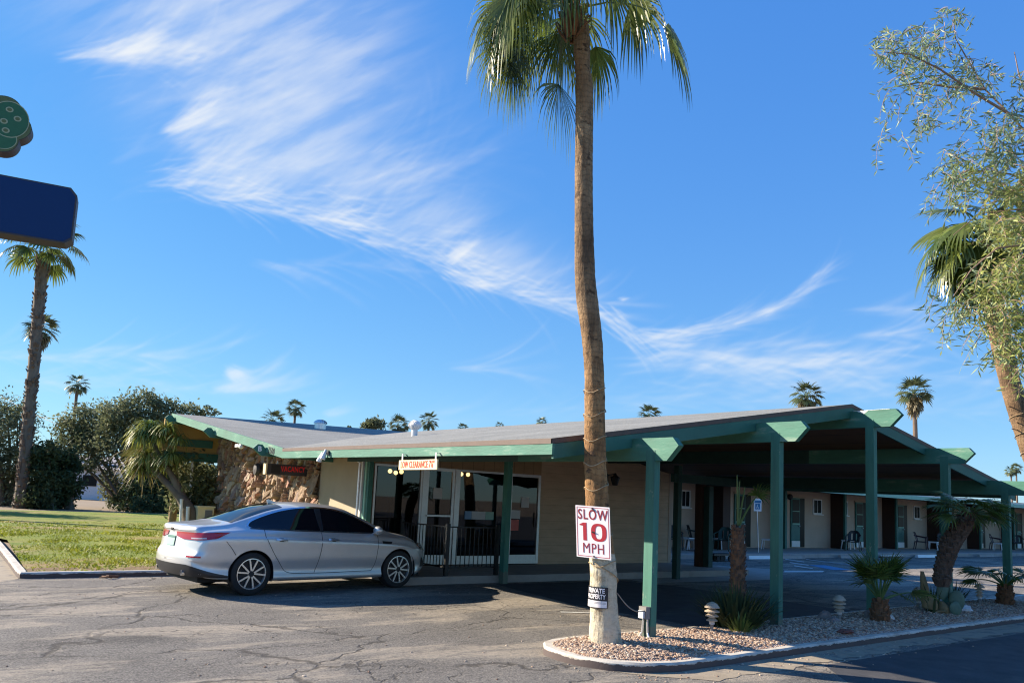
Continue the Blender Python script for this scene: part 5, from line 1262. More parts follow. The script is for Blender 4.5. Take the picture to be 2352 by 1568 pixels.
# willow-leaved tree: trunk out of frame, boughs reach in, twigs hang
r = random.Random(2024); WD = 10.0
wt = thing('willow_acacia', 'willow-leaved tree with grey green drooping sprays hanging in at the frame edge', 'tree', tuple(Vector((at_d(2650, 1400, WD).x, at_d(2650, 1400, WD).y, 0))))
bb = MB(); lf = MB(); lf2 = MB()
base = Vector((at_d(2650, 1400, WD).x, at_d(2650, 1400, WD).y, 0)); fork = at_d(2600, 760, WD)
bb.tube([base, base.lerp(fork, .5)+Vector((.1, 0, 0)), fork], [.16, .13, .11], 10)
boughs = [[(2600, 760, 0), (2480, 520, -.1), (2380, 330, -.1), (2318, 262, -.1), (2262, 205, 0), (2230, 150, 0), (2195, 90, .1), (2190, 45, .1)],
          [(2318, 262, -.1), (2240, 215, -.3), (2160, 160, -.4), (2090, 125, -.4), (2030, 120, -.4)],
          [(2262, 205, 0), (2180, 200, .2), (2110, 190, .3), (2060, 200, .3)],
          [(2480, 520, -.1), (2420, 380, .4), (2370, 260, .5), (2340, 170, .5), (2330, 120, .5)],
          [(2480, 520, 0), (2400, 430, .2), (2320, 400, .3), (2230, 390, .4), (2180, 410, .4)],
          [(2600, 760, 0), (2450, 560, .2), (2350, 480, .3), (2250, 490, .5), (2190, 540, .5)],
          [(2600, 760, 0), (2460, 620, -.3), (2370, 560, -.3), (2290, 570, -.4), (2230, 620, -.4), (2190, 680, -.4)],
          [(2600, 760, 0), (2480, 680, .5), (2390, 640, .6), (2310, 650, .6), (2260, 700, .6)]]
BP = []
for q in boughs:
    P = [at_d(x, y, WD+dz) for x, y, dz in q]; n = len(P); bb.tube(P, [.017*(1-.85*i/(n-1))+.003 for i in range(n)], 6)
    for a, c in zip(P[:-1], P[1:]):
        for k in range(4): BP.append(a.lerp(c, k/4))
def leaf(mb, p, d, ln, w, r):
    d = d.normalized(); s_ = d.cross(Vector((r.uniform(-1, 1), r.uniform(-1, 1), r.uniform(-1, 1))))
    s_ = s_.normalized() if s_.length > .01 else Vector((1, 0, 0)); n = s_.cross(d); q1 = p+d*ln*.5+n*ln*r.uniform(-.12, .12); q2 = p+d*ln
    mb.add([p, q1+s_*w, q2, q1-s_*w], [(0, 1, 2, 3)])
def spray(p, ln, r, young=False, den=1.):
    d = Vector((r.uniform(-.8, .5), r.uniform(-.7, .7), r.uniform(-.25, .25))); P = [p]; k = 0
    n = max(4, int(ln/.05))
    for i in range(n):
        d = (d+Vector((r.uniform(-.15, .15), r.uniform(-.15, .15), -.18))).normalized(); P.append(P[-1]+d*ln/n)
    bb.tube(P, [.004*(1-.7*i/n)+.001 for i in range(n+1)], 3, cap=False)
    for i, q in enumerate(P[1:]):
        for k in range(2 if r.random() < den else 1):
            dd = Vector((r.uniform(-1, 1), r.uniform(-1, 1), r.uniform(-1.1, .35))); leaf(lf2 if (young and r.random() < .7) else lf, q, dd, r.uniform(.09, .16), r.uniform(.009, .014), r)
clus = [(2030, 125, 40, 12), (2070, 110, 50, 20), (2115, 125, 55, 26), (2100, 180, 45, 18), (2170, 70, 40, 12), (2195, 42, 22, 8), (2180, 180, 55, 22), (2230, 160, 45, 16), (2240, 210, 50, 16), (2150, 240, 60, 9), (2100, 260, 50, 6), (2060, 330, 25, 2), (2200, 280, 60, 12),
        (2300, 270, 60, 20), (2330, 330, 60, 50), (2260, 330, 60, 20), (2200, 385, 45, 20), (2175, 440, 35, 14), (2240, 430, 60, 34), (2320, 430, 70, 80), (2345, 540, 50, 100), (2295, 530, 45, 50), (2340, 200, 40, 8),
        (2345, 640, 50, 90), (2290, 640, 45, 44), (2240, 670, 40, 10), (2190, 720, 40, 9), (2250, 730, 50, 22), (2325, 730, 55, 64), (2350, 800, 45, 44), (2265, 790, 40, 9), (2300, 820, 30, 6), (2345, 860, 25, 10), (2400, 450, 60, 60), (2420, 620, 60, 60), (2400, 760, 60, 50), (2440, 300, 90, 46), (2500, 420, 100, 70), (2520, 560, 100, 70), (2480, 190, 80, 30), (2560, 300, 90, 40), (2600, 480, 100, 60), (2540, 700, 90, 50)]
for x, y, rad_, n in clus:
    for k in range(int(n*.85)):
        a = r.uniform(0, 6.28); q = rad_*math.sqrt(r.random()); dz = r.gauss(0, .35)
        p = at_d(x+q*math.cos(a), y-18+q*math.sin(a)*.8, WD+dz); spray(p, r.uniform(.16, .42), r, young=(y > 400 and x > 2230), den=.9)
for (x, y, ln) in ((2040, 300, .65), (2070, 330, .5), (2180, 640, .7), (2160, 690, .55), (2210, 700, .8), (2240, 740, .7), (2270, 770, .6), (2100, 220, .6), (2130, 260, .7), (2160, 300, .6), (2060, 215, .6)):
    spray(at_d(x, y-20, WD), ln, r)
bb.build('branches', m_twig, wt); lf.build('crown', m_acacia, wt); lf2.build('young_leaves', m_acaciaY, wt)

# ------------------------------------------------------------------ left side: palms, shrubs, house, pole sign
def far_palm(b, s_, t_, top_, hgt, cr, r, nf=26, skirt=False, sk=None, hang=.7):
    """crown at origin of `top_` in b, trunk in t_"""
    for k in range(nf):
        az = k*2.39996; f = k/(nf-1); el = R(78)-R(118 if not skirt else 95)*f
        d = Vector((math.cos(az)*math.cos(el), math.sin(az)*math.cos(el), math.sin(el)))
        fan(b, s_, top_+d*.05*cr, d, cr*.48, cr*.56, hang, 13, r, sag=.16)
    if skirt:
        for k in range(26):
            az = k*2.39996; f = k/25; el = R(-10)-R(65)*f; d = Vector((math.cos(az)*math.cos(el), math.sin(az)*math.cos(el), math.sin(el)))
            fan(sk, None, top_-UP*cr*.5*f, d, cr*.22, cr*.62, 1.3, 11, r, sag=.3)
LB = at_d(48, 1166, 44.); LB.z = 0; LD = 44.
tp = [(46, 1170, 31), (52, 1110, 30), (62, 1000, 27), (72, 890, 25), (82, 780, 25), (90, 690, 26), (97, 620, 29), (101, 588, 32)]
pts = [at_d(x, y, LD) for x, y, w in tp]; pts[0].z = 0
lp = thing('fan_palm', 'tall rough-trunked fan palm at the lawn edge behind the blue sign', 'palm tree', tuple(LB))
b = MB(); lc_, lr_ = trunk_tube(b, pts, [w*.5*LD/FPX*.9 for x, y, w in tp], 20, .2, .04, 8); b.build('trunk', m_bark, lp, smooth=True, sharp=60)
b = MB(); r = random.Random(5)
for k in range(320):
    i = int(len(lc_)*r.random()); a = r.uniform(0, 6.28); d = Vector((math.cos(a), math.sin(a), 0)); p = lc_[i]+d*lr_[i]*.92; b.bar(p, p+d*.10+UP*r.uniform(.12, .3), .14, .05, d)
b.build('leaf_bases', m_fartrunk, lp)
b = MB(); st = MB(); C3 = pts[-1]
for k in range(25):
    az = k*2.39996; f = k/24; el = R(70)-R(88)*f; d = Vector((math.cos(az)*math.cos(el), math.sin(az)*math.cos(el), math.sin(el)))
    fan(b, st, C3+UP*.55, d, 1.25+.3*r.random(), 1.35, 1.1+.7*f, 18, r, sag=.2, width=.9)
b.build('crown', m_frond, lp); st.build('petioles', m_petiole, lp)
b = MB(); st = MB(); tt = MB(); sk = MB(); c = at_d(93, 772, 75.); far_palm(b, st, tt, c+UP*.6, 10, 1.9, r, 26, True, sk)
q = thing('fan_palm', 'shaggy palm head peeping from behind the tall rough trunk', 'palm tree', (c.x, c.y, 0), group=None)
tt.tube([(c.x, c.y, 0), (c.x, c.y, c.z)], [.3, .24], 8); tt.build('trunk', m_fartrunk, q); b.build('crown', m_frondfar, q); sk.build('skirt', m_skirt, q); st.build('petioles', m_petiole, q)
# distant palms: three builds, then copies
def far_proto(name, label, skirt, seed, cr, H, hang=.7):
    t = thing(name, label, 'palm tree', (0, 0, 0), group='distant fan palms beyond the motel'); r = random.Random(seed)
    b = MB(); s_ = MB(); k = MB(); tt = MB(); far_palm(b, s_, tt, Vector((0, 0, H)), H, cr, r, 26, skirt, k, hang)
    tt.tube([(0, 0, 0), (.08, 0, H*.5), (0, 0, H)], [.26, .2, .17], 8); tt.build('trunk', m_fartrunk, t, world=False)
    b.build('crown', m_frondfar, t, world=False); s_.build('petioles', m_petiole, t, world=False)
    if k.v: k.build('skirt', m_skirt, t, world=False)
    return t
FP = [('slim', 178, 884, 100., 1.0, 'small slim palm between the tall rough trunk and the big shrub tree'), ('slim', 679, 938, 110., .95, 'small palm on a thin trunk standing clear above the grey office roof'),
      ('slim', 627, 968, 90., 1.0, 'palm head just over the office roof left of the thin-trunk palm'), ('slim', 915, 978, 95., .95, 'palm head over the roof directly left of the white turbine vent'),
      ('slim', 985, 968, 95., .85, 'pointed palm head over the roof directly right of the white turbine vent'), ('slim', 1245, 970, 130., .7, 'tiny palm tip over the roof left of the big palm trunk'),
      ('slim', 1490, 955, 95., 1.0, 'palm head rising over the carport roof right of the big palm trunk'), ('skirt', 1852, 912, 70., 1.0, 'shaggy round palm head behind the carport ridge'),
      ('skirt', 2100, 905, 66., 1.0, 'shaggy palm on a bare trunk standing right of the carport ridge'), ('slim', 2322, 1082, 120., .62, 'left one of two tiny far palms under the curved trunk'), ('slim', 2334, 1076, 128., .66, 'right one of two tiny far palms under the curved trunk'),
      ('slim', 1062, 984, 120., .6, 'tiny palm tip over the roof between the pointed palm and the big trunk'), ('slim', 1147, 979, 130., .55, 'tiniest palm tip on the roof line'), ('slim', 2168, 1092, 110., .5, 'tiny palm tip over the sloping right carport roof')]
protos = {'slim': far_proto('distant_palm', 'x', False, 3, 1.75, 12.), 'skirt': far_proto('distant_palm', 'x', True, 9, 1.75, 9.)}
used = set()
for i, (kd, x, y, D, s_, lb) in enumerate(FP):
    p = at_d(x, y, D); src_ = protos[kd]
    o = src_ if kd not in used else copy_tree(src_); used.add(kd)
    o.location = (p.x, p.y, p.z-(12. if kd == 'slim' else 9.)*s_); o.scale = (s_, s_, s_); o.rotation_euler = (0, 0, i*1.3); o['label'] = lb
# shrub trees
def leaf_cloud(b, blobs, n, size, r, dens=None):
    W = [bl[1][0]*bl[1][1]*bl[1][2] for bl in blobs]; tot = sum(W)
    for (c, rad), w in zip(blobs, W):
        cl = []
        for k in range(max(6, int(26*(w/tot)*len(blobs)))):
            v = Vector((r.gauss(0, 1), r.gauss(0, 1), r.gauss(0, 1))).normalized()*r.uniform(.55, 1.05); cl.append(Vector((v.x*rad[0], v.y*rad[1], v.z*rad[2]))+Vector(c))
        m = int(n*w/tot); sz = (rad[0]+rad[2])*.16
        for k in range(m):
            q = r.choice(cl); p = q+Vector((r.gauss(0, sz), r.gauss(0, sz), r.gauss(0, sz*.9)))
            u = Vector((r.gauss(0, 1), r.gauss(0, 1), r.gauss(0, 1))).normalized(); t_ = u.cross(Vector((r.gauss(0, 1), r.gauss(0, 1), r.gauss(0, 1)))).normalized(); s_ = size*r.uniform(.6, 1.4)
            b.add([p-u*s_, p+t_*s_*.45, p+u*s_, p-t_*s_*.45], [(0, 1, 2, 3)])
def shrub(name, label, D, base, blobs, n, m, size, seed, stems=5, cat='shrub'):
    """blobs: (x, y, rx, ry px) in the photograph, placed at the distance D with real depth"""
    r = random.Random(seed); bs = at_d(*base, D); bs.z = 0; t = thing(name, label, cat, tuple(bs)); k = D/FPX; B = []
    for (x, y, rx, ry) in blobs:
        c = at_d(x, y+ry*.16, D+r.uniform(-1, 1)); B.append((c, (rx*k*.86, (rx+ry)*.45*k, ry*k*.78)))
    b = MB(); leaf_cloud(b, B, n, size, r); b.build('crown', m, t)
    b = MB()
    for i in range(stems):
        c = B[i % len(B)][0]; o_ = bs+Vector((r.uniform(-.5, .5), r.uniform(-.5, .5), 0)); mid = o_.lerp(c, .5)+Vector((r.uniform(-.4, .4), r.uniform(-.4, .4), .3))
        b.tube([o_, mid, c], [.13, .09, .03], 7)
    for i in range(24):
        bl = r.choice(B); v = Vector((r.gauss(0, 1), r.gauss(0, 1), abs(r.gauss(0, 1)))).normalized(); e = bl[0]+Vector((v.x*bl[1][0], v.y*bl[1][1], v.z*bl[1][2]))*.95; b.tube([bl[0]+(e-bl[0])*-.3, e], [.035, .008], 4)
    b.build('trunk', m_bark, t); return t
shrub('shrub_tree', 'tall dark shrub tree cut by the frame edge beside the rough palm', 47, (0, 1170), [(-30, 960, 60, 80), (15, 930, 45, 45), (40, 970, 45, 60), (-5, 1030, 60, 60), (40, 1060, 40, 60), (0, 1120, 50, 50), (-70, 1060, 60, 100)], 13000, m_shrub, .105, 1)
shrub('shrub_tree', 'wide grey green shrub tree with an arching trunk in the middle of the hedge row', 50, (305, 1172), [(165, 985, 40, 40), (215, 960, 50, 45), (275, 945, 50, 40), (330, 930, 45, 40), (365, 915, 30, 22), (390, 950, 45, 40), (200, 1020, 45, 45), (270, 1010, 55, 50), (340, 1000, 50, 60), (400, 1020, 45, 50), (140, 1030, 30, 40), (230, 1062, 30, 25), (445, 940, 40, 18), (480, 945, 22, 12), (345, 1080, 45, 45), (250, 1105, 28, 42), (262, 1150, 18, 22)], 26000, m_shrub, .115, 2, 11)
shrub('shrub_tree', 'tall unseen shrub tree added outside the left frame edge to shade the far lawn', 36, (-190, 1185), [(-190, 980, 90, 90), (-120, 1040, 60, 80), (-250, 1040, 80, 100), (-170, 1110, 80, 60)], 6000, m_shrub, .13, 11)  # tree out of view, added so its shadow falls on the back lawn
shrub('shrub', 'dark dense shrub left of the gap that shows the white house', 46, (150, 1172), [(155, 1100, 26, 45), (140, 1140, 30, 35), (165, 1050, 22, 30), (125, 1070, 25, 40)], 7000, m_darkshrub, .11, 3)
shrub('shrub', 'dark shrub at the foot of the rough palm', 45, (95, 1172), [(100, 1090, 30, 50), (90, 1140, 35, 35), (75, 1050, 30, 40), (110, 1030, 25, 30)], 7000, m_darkshrub, .11, 4)
shrub('hedge', 'long dark hedge in shade between the arching shrub tree and the office', 48, (340, 1175), [(300, 1130, 35, 45), (345, 1120, 45, 55), (395, 1110, 45, 65), (440, 1100, 45, 75), (480, 1110, 35, 65), (265, 1150, 15, 26), (330, 1160, 60, 18), (410, 1160, 60, 20)], 16000, m_darkshrub, .12, 5, 5, 'hedge')
shrub('far_bush', 'rounded far bush over the roof line left of the palm heads', 90, (860, 1100), [(862, 972, 22, 13), (845, 980, 18, 8), (800, 984, 12, 5)], 1500, m_shrub, .2, 6, 2, 'bush')
# white house in the gap
hp = at_d(215, 1150, 72.); h0 = thing('white_house', 'small white house seen through the gap in the shrubs', 'house', (hp.x, hp.y, 0))
ang = math.atan2(rt[1], rt[0]); X_ = Vector((math.cos(ang), math.sin(ang), 0)); Y_ = Vector((-math.sin(ang), math.cos(ang), 0)); hb = Vector((hp.x, hp.y, 0))
b = MB(); b.obox(hb+UP*1.4+Y_*3, (X_, Y_, UP), (4, 3, 1.4)); b.build('wall', m_housewhite, h0)
b = MB(); b.prism([hb-X_*4.4-Y_*.5+UP*2.8, hb-X_*4.4+Y_*3+UP*4.1, hb-X_*4.4+Y_*6.5+UP*2.8], X_*8.8); b.build('roof', m_houseroof, h0)
b = MB(); b.obox(hb+UP*1.75-X_*.55-Y_*.02, (X_, Y_, UP), (.65, .02, .5)); b.build('window', m_roomglass, h0)
b = MB(); b.obox(hb+UP*1.3+X_*1.2-Y_*.02, (X_, Y_, UP), (.45, .02, 1.0)); b.build('door', m_housewhite, h0)
# leaning ribbon-leaf plant in front of the office
PL = at_d(440, 1200, 23.5); r = random.Random(17); PLD = 23.5
pt_ = thing('leaning_tree', 'leaning ponytail tree with drooping ribbon leaves beside the stone wall', 'tree', (PL.x, PL.y, 0))
limbs = [([(440, 1215), (432, 1170), (415, 1140), (385, 1110), (360, 1085), (345, 1060)], [.33, .30, .25, .20, .15, .11]), ([(420, 1150), (405, 1110), (385, 1075), (365, 1045), (352, 1015)], [.2, .16, .12, .10, .09]), ([(380, 1105), (365, 1095), (352, 1100)], [.1, .08, .06])]
b = MB(); tips = []
for q, rd in limbs:
    P = [at_d(x, y, PLD) for x, y in q]; trunk_tube(b, P, [k*.8 for k in rd], 12, .12, .04, len(q), False)
b.build('trunk', m_bark, pt_, smooth=True)
b = MB(); bd = MB()
def ribbons(c, n, ln, r, mb):
    for k in range(n):
        a = r.uniform(0, 6.28); el = r.uniform(-.2, 1.2); d = Vector((math.cos(a)*math.cos(el), math.sin(a)*math.cos(el), math.sin(el))); p = Vector(c); s_ = d.cross(UP); s_ = s_.normalized() if s_.length > .05 else Vector((1, 0, 0)); L_ = ln*r.uniform(.6, 1.2); vs = []; w = r.uniform(.014, .028)
        for j in range(6):
            ww = w*(1, 1, .9, .7, .45, .1)[j]; vs += [p+s_*ww, p-s_*ww]; p = p+d*L_/5; d = (d+Vector((0, 0, -.5))).normalized()
        mb.add(vs, [(2*j, 2*j+1, 2*j+3, 2*j+2) for j in range(5)])
for (x, y, n, ln) in ((345, 985, 260, .75), (325, 1000, 170, .7), (365, 1000, 170, .7), (385, 985, 90, .6), (340, 1050, 220, .75), (320, 1075, 130, .7), (365, 1060, 150, .75), (395, 1050, 120, .7), (410, 1010, 70, .6)):
    for q in range(n): 
        pass
    ribbons(at_d(x, y, PLD+r.uniform(-.4, .4)), n, ln, r, b)
for (x, y, n) in ((328, 1090, 50), (340, 1065, 40), (318, 1050, 30), (400, 1070, 30)): ribbons(at_d(x, y, PLD), n, .9, r, bd)
b.build('crown', m_ponyleaf, pt_); bd.build('dry_leaves', m_drygrass, pt_)
c = at_d(448, 1135, 24.3)
g_ = thing('garden_shrub', 'leafy green shrub between the leaning tree and the stone wall', 'shrub', (c.x, c.y, 0))
b = MB(); leaf_cloud(b, [(at_d(445, 1100, 24.3), (.55, .5, .7)), (at_d(455, 1130, 24.3), (.5, .5, .6)), (at_d(435, 1150, 24.3), (.5, .5, .5)), (at_d(470, 1090, 24.6), (.3, .3, .5))], 2600, .09, r); b.build('crown', m_shrub, g_)
b = MB(); b.tube([(c.x, c.y, 0), (c.x, c.y, c.z)], .04, 6); b.build('trunk', m_bark, g_)
for (x, y0, y1, w, m, lb) in ((418, 1190, 1148, .045, m_white, 'white pipe standing left of the leaning trunk'), (433, 1190, 1165, .05, m_white, 'short white pipe standing right behind the leaning trunk'), (443, 1100, 1062, .04, m_white, 'thin white stake among the green shrub leaves')):
    a = at_d(x, y0, 23.2 if x < 440 else 23.9); c = at_d(x-1, y1, 23.2 if x < 440 else 23.9); b = MB(); b.tube([Vector((a.x, a.y, 0)), c], w, 8); b.tube([c, c+UP*.03], w*1.15, 8); single(b, 'garden_stake', m, lb, 'stake', (a.x, a.y, 0))
st_ = at_d(398, 1185, 25.); b = MB(); trunk_tube(b, [(st_.x, st_.y, 0), at_d(399, 1150, 25.), at_d(401, 1120, 25.)], [.13, .12, .08], 12, .08, .08, 3, False)
ds = single(b, 'dry_stump', m_cactusdry, 'pale flaking trunk of a dead palm beside the leaning tree', 'stump', (st_.x, st_.y, 0))
# fallen sticks by the lawn kerb
b = MB(); zg = lambda X, Y: ((X*.33164)/1.2245, (1400+Y*.33164)/1.2245)
for (x0, y0, x1, y1) in ((840, 655, 1010, 662), (845, 672, 1000, 668), (860, 662, 950, 674)): b.tube([G(*zg(x0, y0), .02), G(*zg((x0+x1)/2, (y0+y1)/2-3), .04), G(*zg(x1, y1), .02)], .014, 6)
single(b, 'fallen_branch', m_wood, 'reddish brown fallen palm stalk lying along the lawn kerb', 'branch', tuple(G(*zg(900, 665))))
# pole sign with cactus emblem at the upper left
SD_ = 33.; KS = SD_/15.; ps2 = thing('pole_sign', 'tall pole sign with a plain blue panel under a green spotted cactus shape', 'sign', (at_d(-260, 1200, SD_).x, at_d(-260, 1200, SD_).y, 0))
sb = at_d(-260, 1200, SD_); sb.z = 0
pv = Vector((rt[0], rt[1], 0))*.90+h_*.44; pv.normalize(); pn = Vector((pv.y, -pv.x, 0)); 
anchor = at_d(178, 500, SD_)
def onsign(x, y):    # sign plane through the anchor
    d = Vector(ray(x, y)); k = (anchor-Vector(O)).dot(pn)/d.dot(pn); return Vector(O)+d*k
ptop, pcr, pbr, pbl = onsign(165, 440), onsign(179, 458), onsign(166, 568), onsign(-20, 543)
zt0, zt1, zb1 = ptop.z, pcr.z, pbr.z
xr = (pcr-anchor).dot(pv); xl = -4.2*KS
def sp(u, z, n=0): return Vector((anchor.x, anchor.y, 0))+pv*u+UP*z+pn*n
zb0 = onsign(100, 558).z
polyp = [(xr, zt1), (xr, zb1+.1*KS), (xr-.12*KS, zb1), (xl, zb1), (xl, zt0), (xr-.12*KS, zt0)]
b = MB(); b.prism([sp(u, z, .22*KS) for u, z in polyp], -pn*.44*KS); b.build('case', m_signcase, ps2)
b = MB(); cu_ = (sum(u for u, z in polyp)/6, (zt0+zb1)/2); b.prism([sp(u+(-.03*KS if u > cu_[0] else .03*KS), z+(-.03*KS if z > cu_[1] else .03*KS), .228*KS) for u, z in polyp], -pn*.004); b.build('panel', m_bluepanel, ps2)
b = MB(); b.tube([sp(-2.3*KS, 0), sp(-2.3*KS, zt0+2.4*KS)], .24, 14); b.build('pole', m_signcase, ps2)
def sgn_px(x, y): p = onsign(x, y); return (p-Vector((anchor.x, anchor.y, 0))).dot(pv), p.z
u0, v0 = sgn_px(0, 290); ru = abs(sgn_px(74, 290)[0]-u0); rv = abs(sgn_px(0, 222)[1]-v0)
def blob_shape(ku, kv, lobes=6, amp=.10, n=72):
    out = []
    for k in range(n):
        a = 2*math.pi*k/n; q = 1+amp*abs(math.cos(lobes*a/2))-amp; out.append((u0-.12*KS+ku*q*math.cos(a), v0+kv*q*math.sin(a)))
    return out
S1 = blob_shape(ru+.14*KS, rv+.02*KS, 6, .16)
b = MB(); b.prism([sp(u, z, .16*KS) for u, z in S1], -pn*.32*KS); b.build('cactus_case', m_signcase, ps2)
b = MB(); b.prism([sp(u0-.12*KS+(u-u0+.12*KS)*.985, v0+(z-v0)*.985, .166*KS) for u, z in S1], -pn*.003); b.build('cactus_field', m_colive, ps2)
def disc(u, z, r1, r2, n0, m, name, ring=None):
    b = MB(); N_ = 28
    if ring: b.add([sp(u+r1*math.cos(2*math.pi*k/N_), z+r2*math.sin(2*math.pi*k/N_), n0*KS) for k in range(N_)]+[sp(u+ring*r1*math.cos(2*math.pi*k/N_), z+ring*r2*math.sin(2*math.pi*k/N_), n0*KS) for k in range(N_)], [(k, (k+1) % N_, N_+(k+1) % N_, N_+k) for k in range(N_)])
    else: b.add([sp(u+r1*math.cos(2*math.pi*k/N_), z+r2*math.sin(2*math.pi*k/N_), n0*KS) for k in range(N_)], [tuple(range(N_))])
    b.build(name, m, ps2)
uc, vc = sgn_px(25, 283); ra, rb = abs(sgn_px(71, 283)[0]-uc), abs(sgn_px(25, 241)[1]-vc)
disc(uc, vc, ra, rb, .172, m_cgreen, 'cactus_pad'); disc(uc, vc, ra, rb, .175, m_cline, 'outline', .95)
ul, vl = sgn_px(8, 325); disc(ul, vl, ra*.75, rb*.6, .174, m_cgreen, 'cactus_pad'); disc(ul, vl, ra*.75, rb*.6, .1745, m_cline, 'outline', .94); disc(uc, vc, ra*.93, rb*.93, .176, m_cgreen, 'cactus_pad')
for (x, y) in ((25, 261), (43, 282), (12, 287), (16, 308)):
    u_, v_ = sgn_px(x, y); disc(u_, v_, .065*KS, .055*KS, .179, m_cline, 'spot'); disc(u_, v_, .04*KS, .034*KS, .182, m_colive, 'spot')

# ------------------------------------------------------------------ chairs, tables and small things on the motel walk
def chair_proto(name, m):
    t = thing(name, 'x', 'chair', (0, 0, 0), group='plastic chairs along the motel walk')
    b = MB(); b.grid([[(.24*math.sin(R(-90+180*k/10))*1.0, -.22+.46*i/6, .42-.02*math.cos(R(-90+180*k/10))+(.015 if i in (0,) else 0)) for k in range(11)] for i in range(7)]); b.box((-.24, -.24, .375), (.24, .24, .40)); b.build('seat', m, t, world=False)
    b = MB()
    rows = []
    for i in range(9):
        z = .42+.46*i/8; w = .235+.02*math.sin(math.pi*i/8)-(.10*max(0, (i-5)/3)**2); y = .22+.13*i/8
        rows.append([(w*(2*k/8-1), y-.045*(2*k/8-1)**2, z) for k in range(9)])
    b.add([p for row in rows for p in row], [(i*9+k, i*9+k+1, (i+1)*9+k+1, (i+1)*9+k) for i in range(8) for k in range(8) if not (k in (2, 5) and 1 <= i <= 5)])
    b.tube([rows[i][0] for i in range(9)]+[rows[8][k] for k in range(9)]+[rows[i][8] for i in range(8, -1, -1)], .016, 6); b.build('backrest', m, t, world=False)
    for sx in (-1, 1):
        b = MB(); b.tube([(sx*.26, .30, .72), (sx*.29, .12, .68), (sx*.30, -.1, .645), (sx*.29, -.26, .62), (sx*.275, -.27, .55)], [.02, .026, .028, .026, .02], 7); b.build('arm', m, t, world=False)
        for y0, y1, z1 in ((-.25, -.29, .60), (.24, .31, .42)):
            b = MB(); b.tube([(sx*.30, y1, 0), (sx*.265, y0, z1)], [.022, .028], 7); b.build('leg', m, t, world=False)
    return t
def table_proto(m):
    t = thing('side_table', 'x', 'table', (0, 0, 0), group='white plastic side tables on the motel walk')
    b = MB(); b.box((-.22, -.22, .40), (.22, .22, .435)); b.box((-.2, -.2, .37), (.2, .2, .399)); b.build('table_top', m, t, world=False)
    for sx in (-1, 1):
        for sy in (-1, 1):
            b = MB(); b.tube([(sx*.22, sy*.22, 0), (sx*.18, sy*.18, .38)], [.02, .03], 6); b.build('leg', m, t, world=False)
    return t
cb, cp, cg = chair_proto('plastic_chair', m_blackplastic), chair_proto('plastic_chair', m_plum), chair_proto('plastic_chair', m_greenplastic)
tb = table_proto(m_whiteplastic)
first = {}
def place(pr, px, rz, label, by=19.6):
    p = GYP(px[0], px[1], by); o = copy_tree(pr) if pr.name in first else pr; first[pr.name] = 1
    o.location = (p.x, by, .165); o.rotation_euler = (0, 0, rz); o['label'] = label
z9 = z8a
place(cb, z9(75, 440), -.6, 'black plastic armchair nearest the siding wall, half hidden by a dark post', 19.8)
place(cb, z9(220, 440), .9, 'black plastic armchair behind the white table near the siding wall', 20.4)
place(cg, z9(400, 445), -1.2, 'dark green plastic armchair between the pier and the trunk palm', 19.2)
place(cb, z9(1245, 445), -1.2, 'black plastic armchair in front of the third teal door', 19.3)
place(cp, z9(1685, 440), .3, 'plum plastic armchair under the small window right of the third post', 20.2)
place(cb, z9(1832, 435), -.9, 'black plastic armchair partly behind the fourth post', 19.8)
place(cp, z9(2172, 435), .2, 'plum plastic armchair beside the fifth post', 20.2)
place(cb, z9(2318, 425), -1., 'dark plastic armchair farthest along the walk at the frame edge', 20.0)
place(tb, z9(165, 440), .2, 'low white table beside the nearest black armchair', 20.1)
place(tb, z9(222, 448), .1, 'white table standing in front of the second black armchair', 19.2)
place(tb, z9(370, 445), .3, 'white table just behind the dark green armchair', 20.0)
place(tb, z9(690, 440), .4, 'white table standing beside the second carport post', 20.0)
place(tb, z9(1210, 445), .1, 'white table behind the armchair at the third teal door', 20.1)
place(tb, z9(1765, 440), .3, 'white table between the plum armchair and the dark partition', 19.9)
place(tb, z9(2185, 440), .2, 'white table in front of the plum armchair by the fifth post', 19.5)
b = MB(); p = GYP(*z9(222, 445), 19.1); b.box((p.x-.3, 18.95, .166), (p.x+.3, 19.3, .19)); single(b, 'doormat', m_stub, 'tan doormat under the white table near the siding wall', 'mat', (p.x, 19.1, .165))
# reserved-parking sign
pk = thing('parking_sign', 'white and blue wheelchair parking sign on a thin pole at the motel walk', 'sign', (25.3, 18.3, .165)); pc_ = GYP(*zb(1563, 330), 18.3); pb_ = GYP(*zb(1590, 1090), 18.3)
b = MB(); b.tube([(pb_.x, 18.31, .1), (pc_.x, 18.31, pc_.z+.2)], .02, 8); b.build('pole', m_steel, pk)
nn = Vector((-.45, -.89, 0)); rr2 = Vector((.89, -.45, 0)); c = Vector((pc_.x, 18.27, pc_.z))
b = MB(); b.obox(c, (rr2, UP, nn), (.155, .24, .003)); b.build('panel', m_whiteplastic, pk)
b = MB(); b.obox(c+UP*.12+nn*.004, (rr2, UP, nn), (.13, .05, .001)); b.obox(c-UP*.06+nn*.004, (rr2, UP, nn), (.10, .11, .001)); b.build('blue_field', m_markblue, pk)
b = MB(); b.ell(c-UP*.0+nn*.008-rr2*.02, (.018, .018, .018), 8, 6); b.bar(c-UP*.02+nn*.008-rr2*.02, c-UP*.085+nn*.008-rr2*.01, .02, .004, nn); b.bar(c-UP*.085+nn*.008-rr2*.01, c-UP*.09+nn*.008+rr2*.03, .018, .004, nn); b.bar(c-UP*.09+nn*.008+rr2*.03, c-UP*.14+nn*.008+rr2*.045, .018, .004, nn)
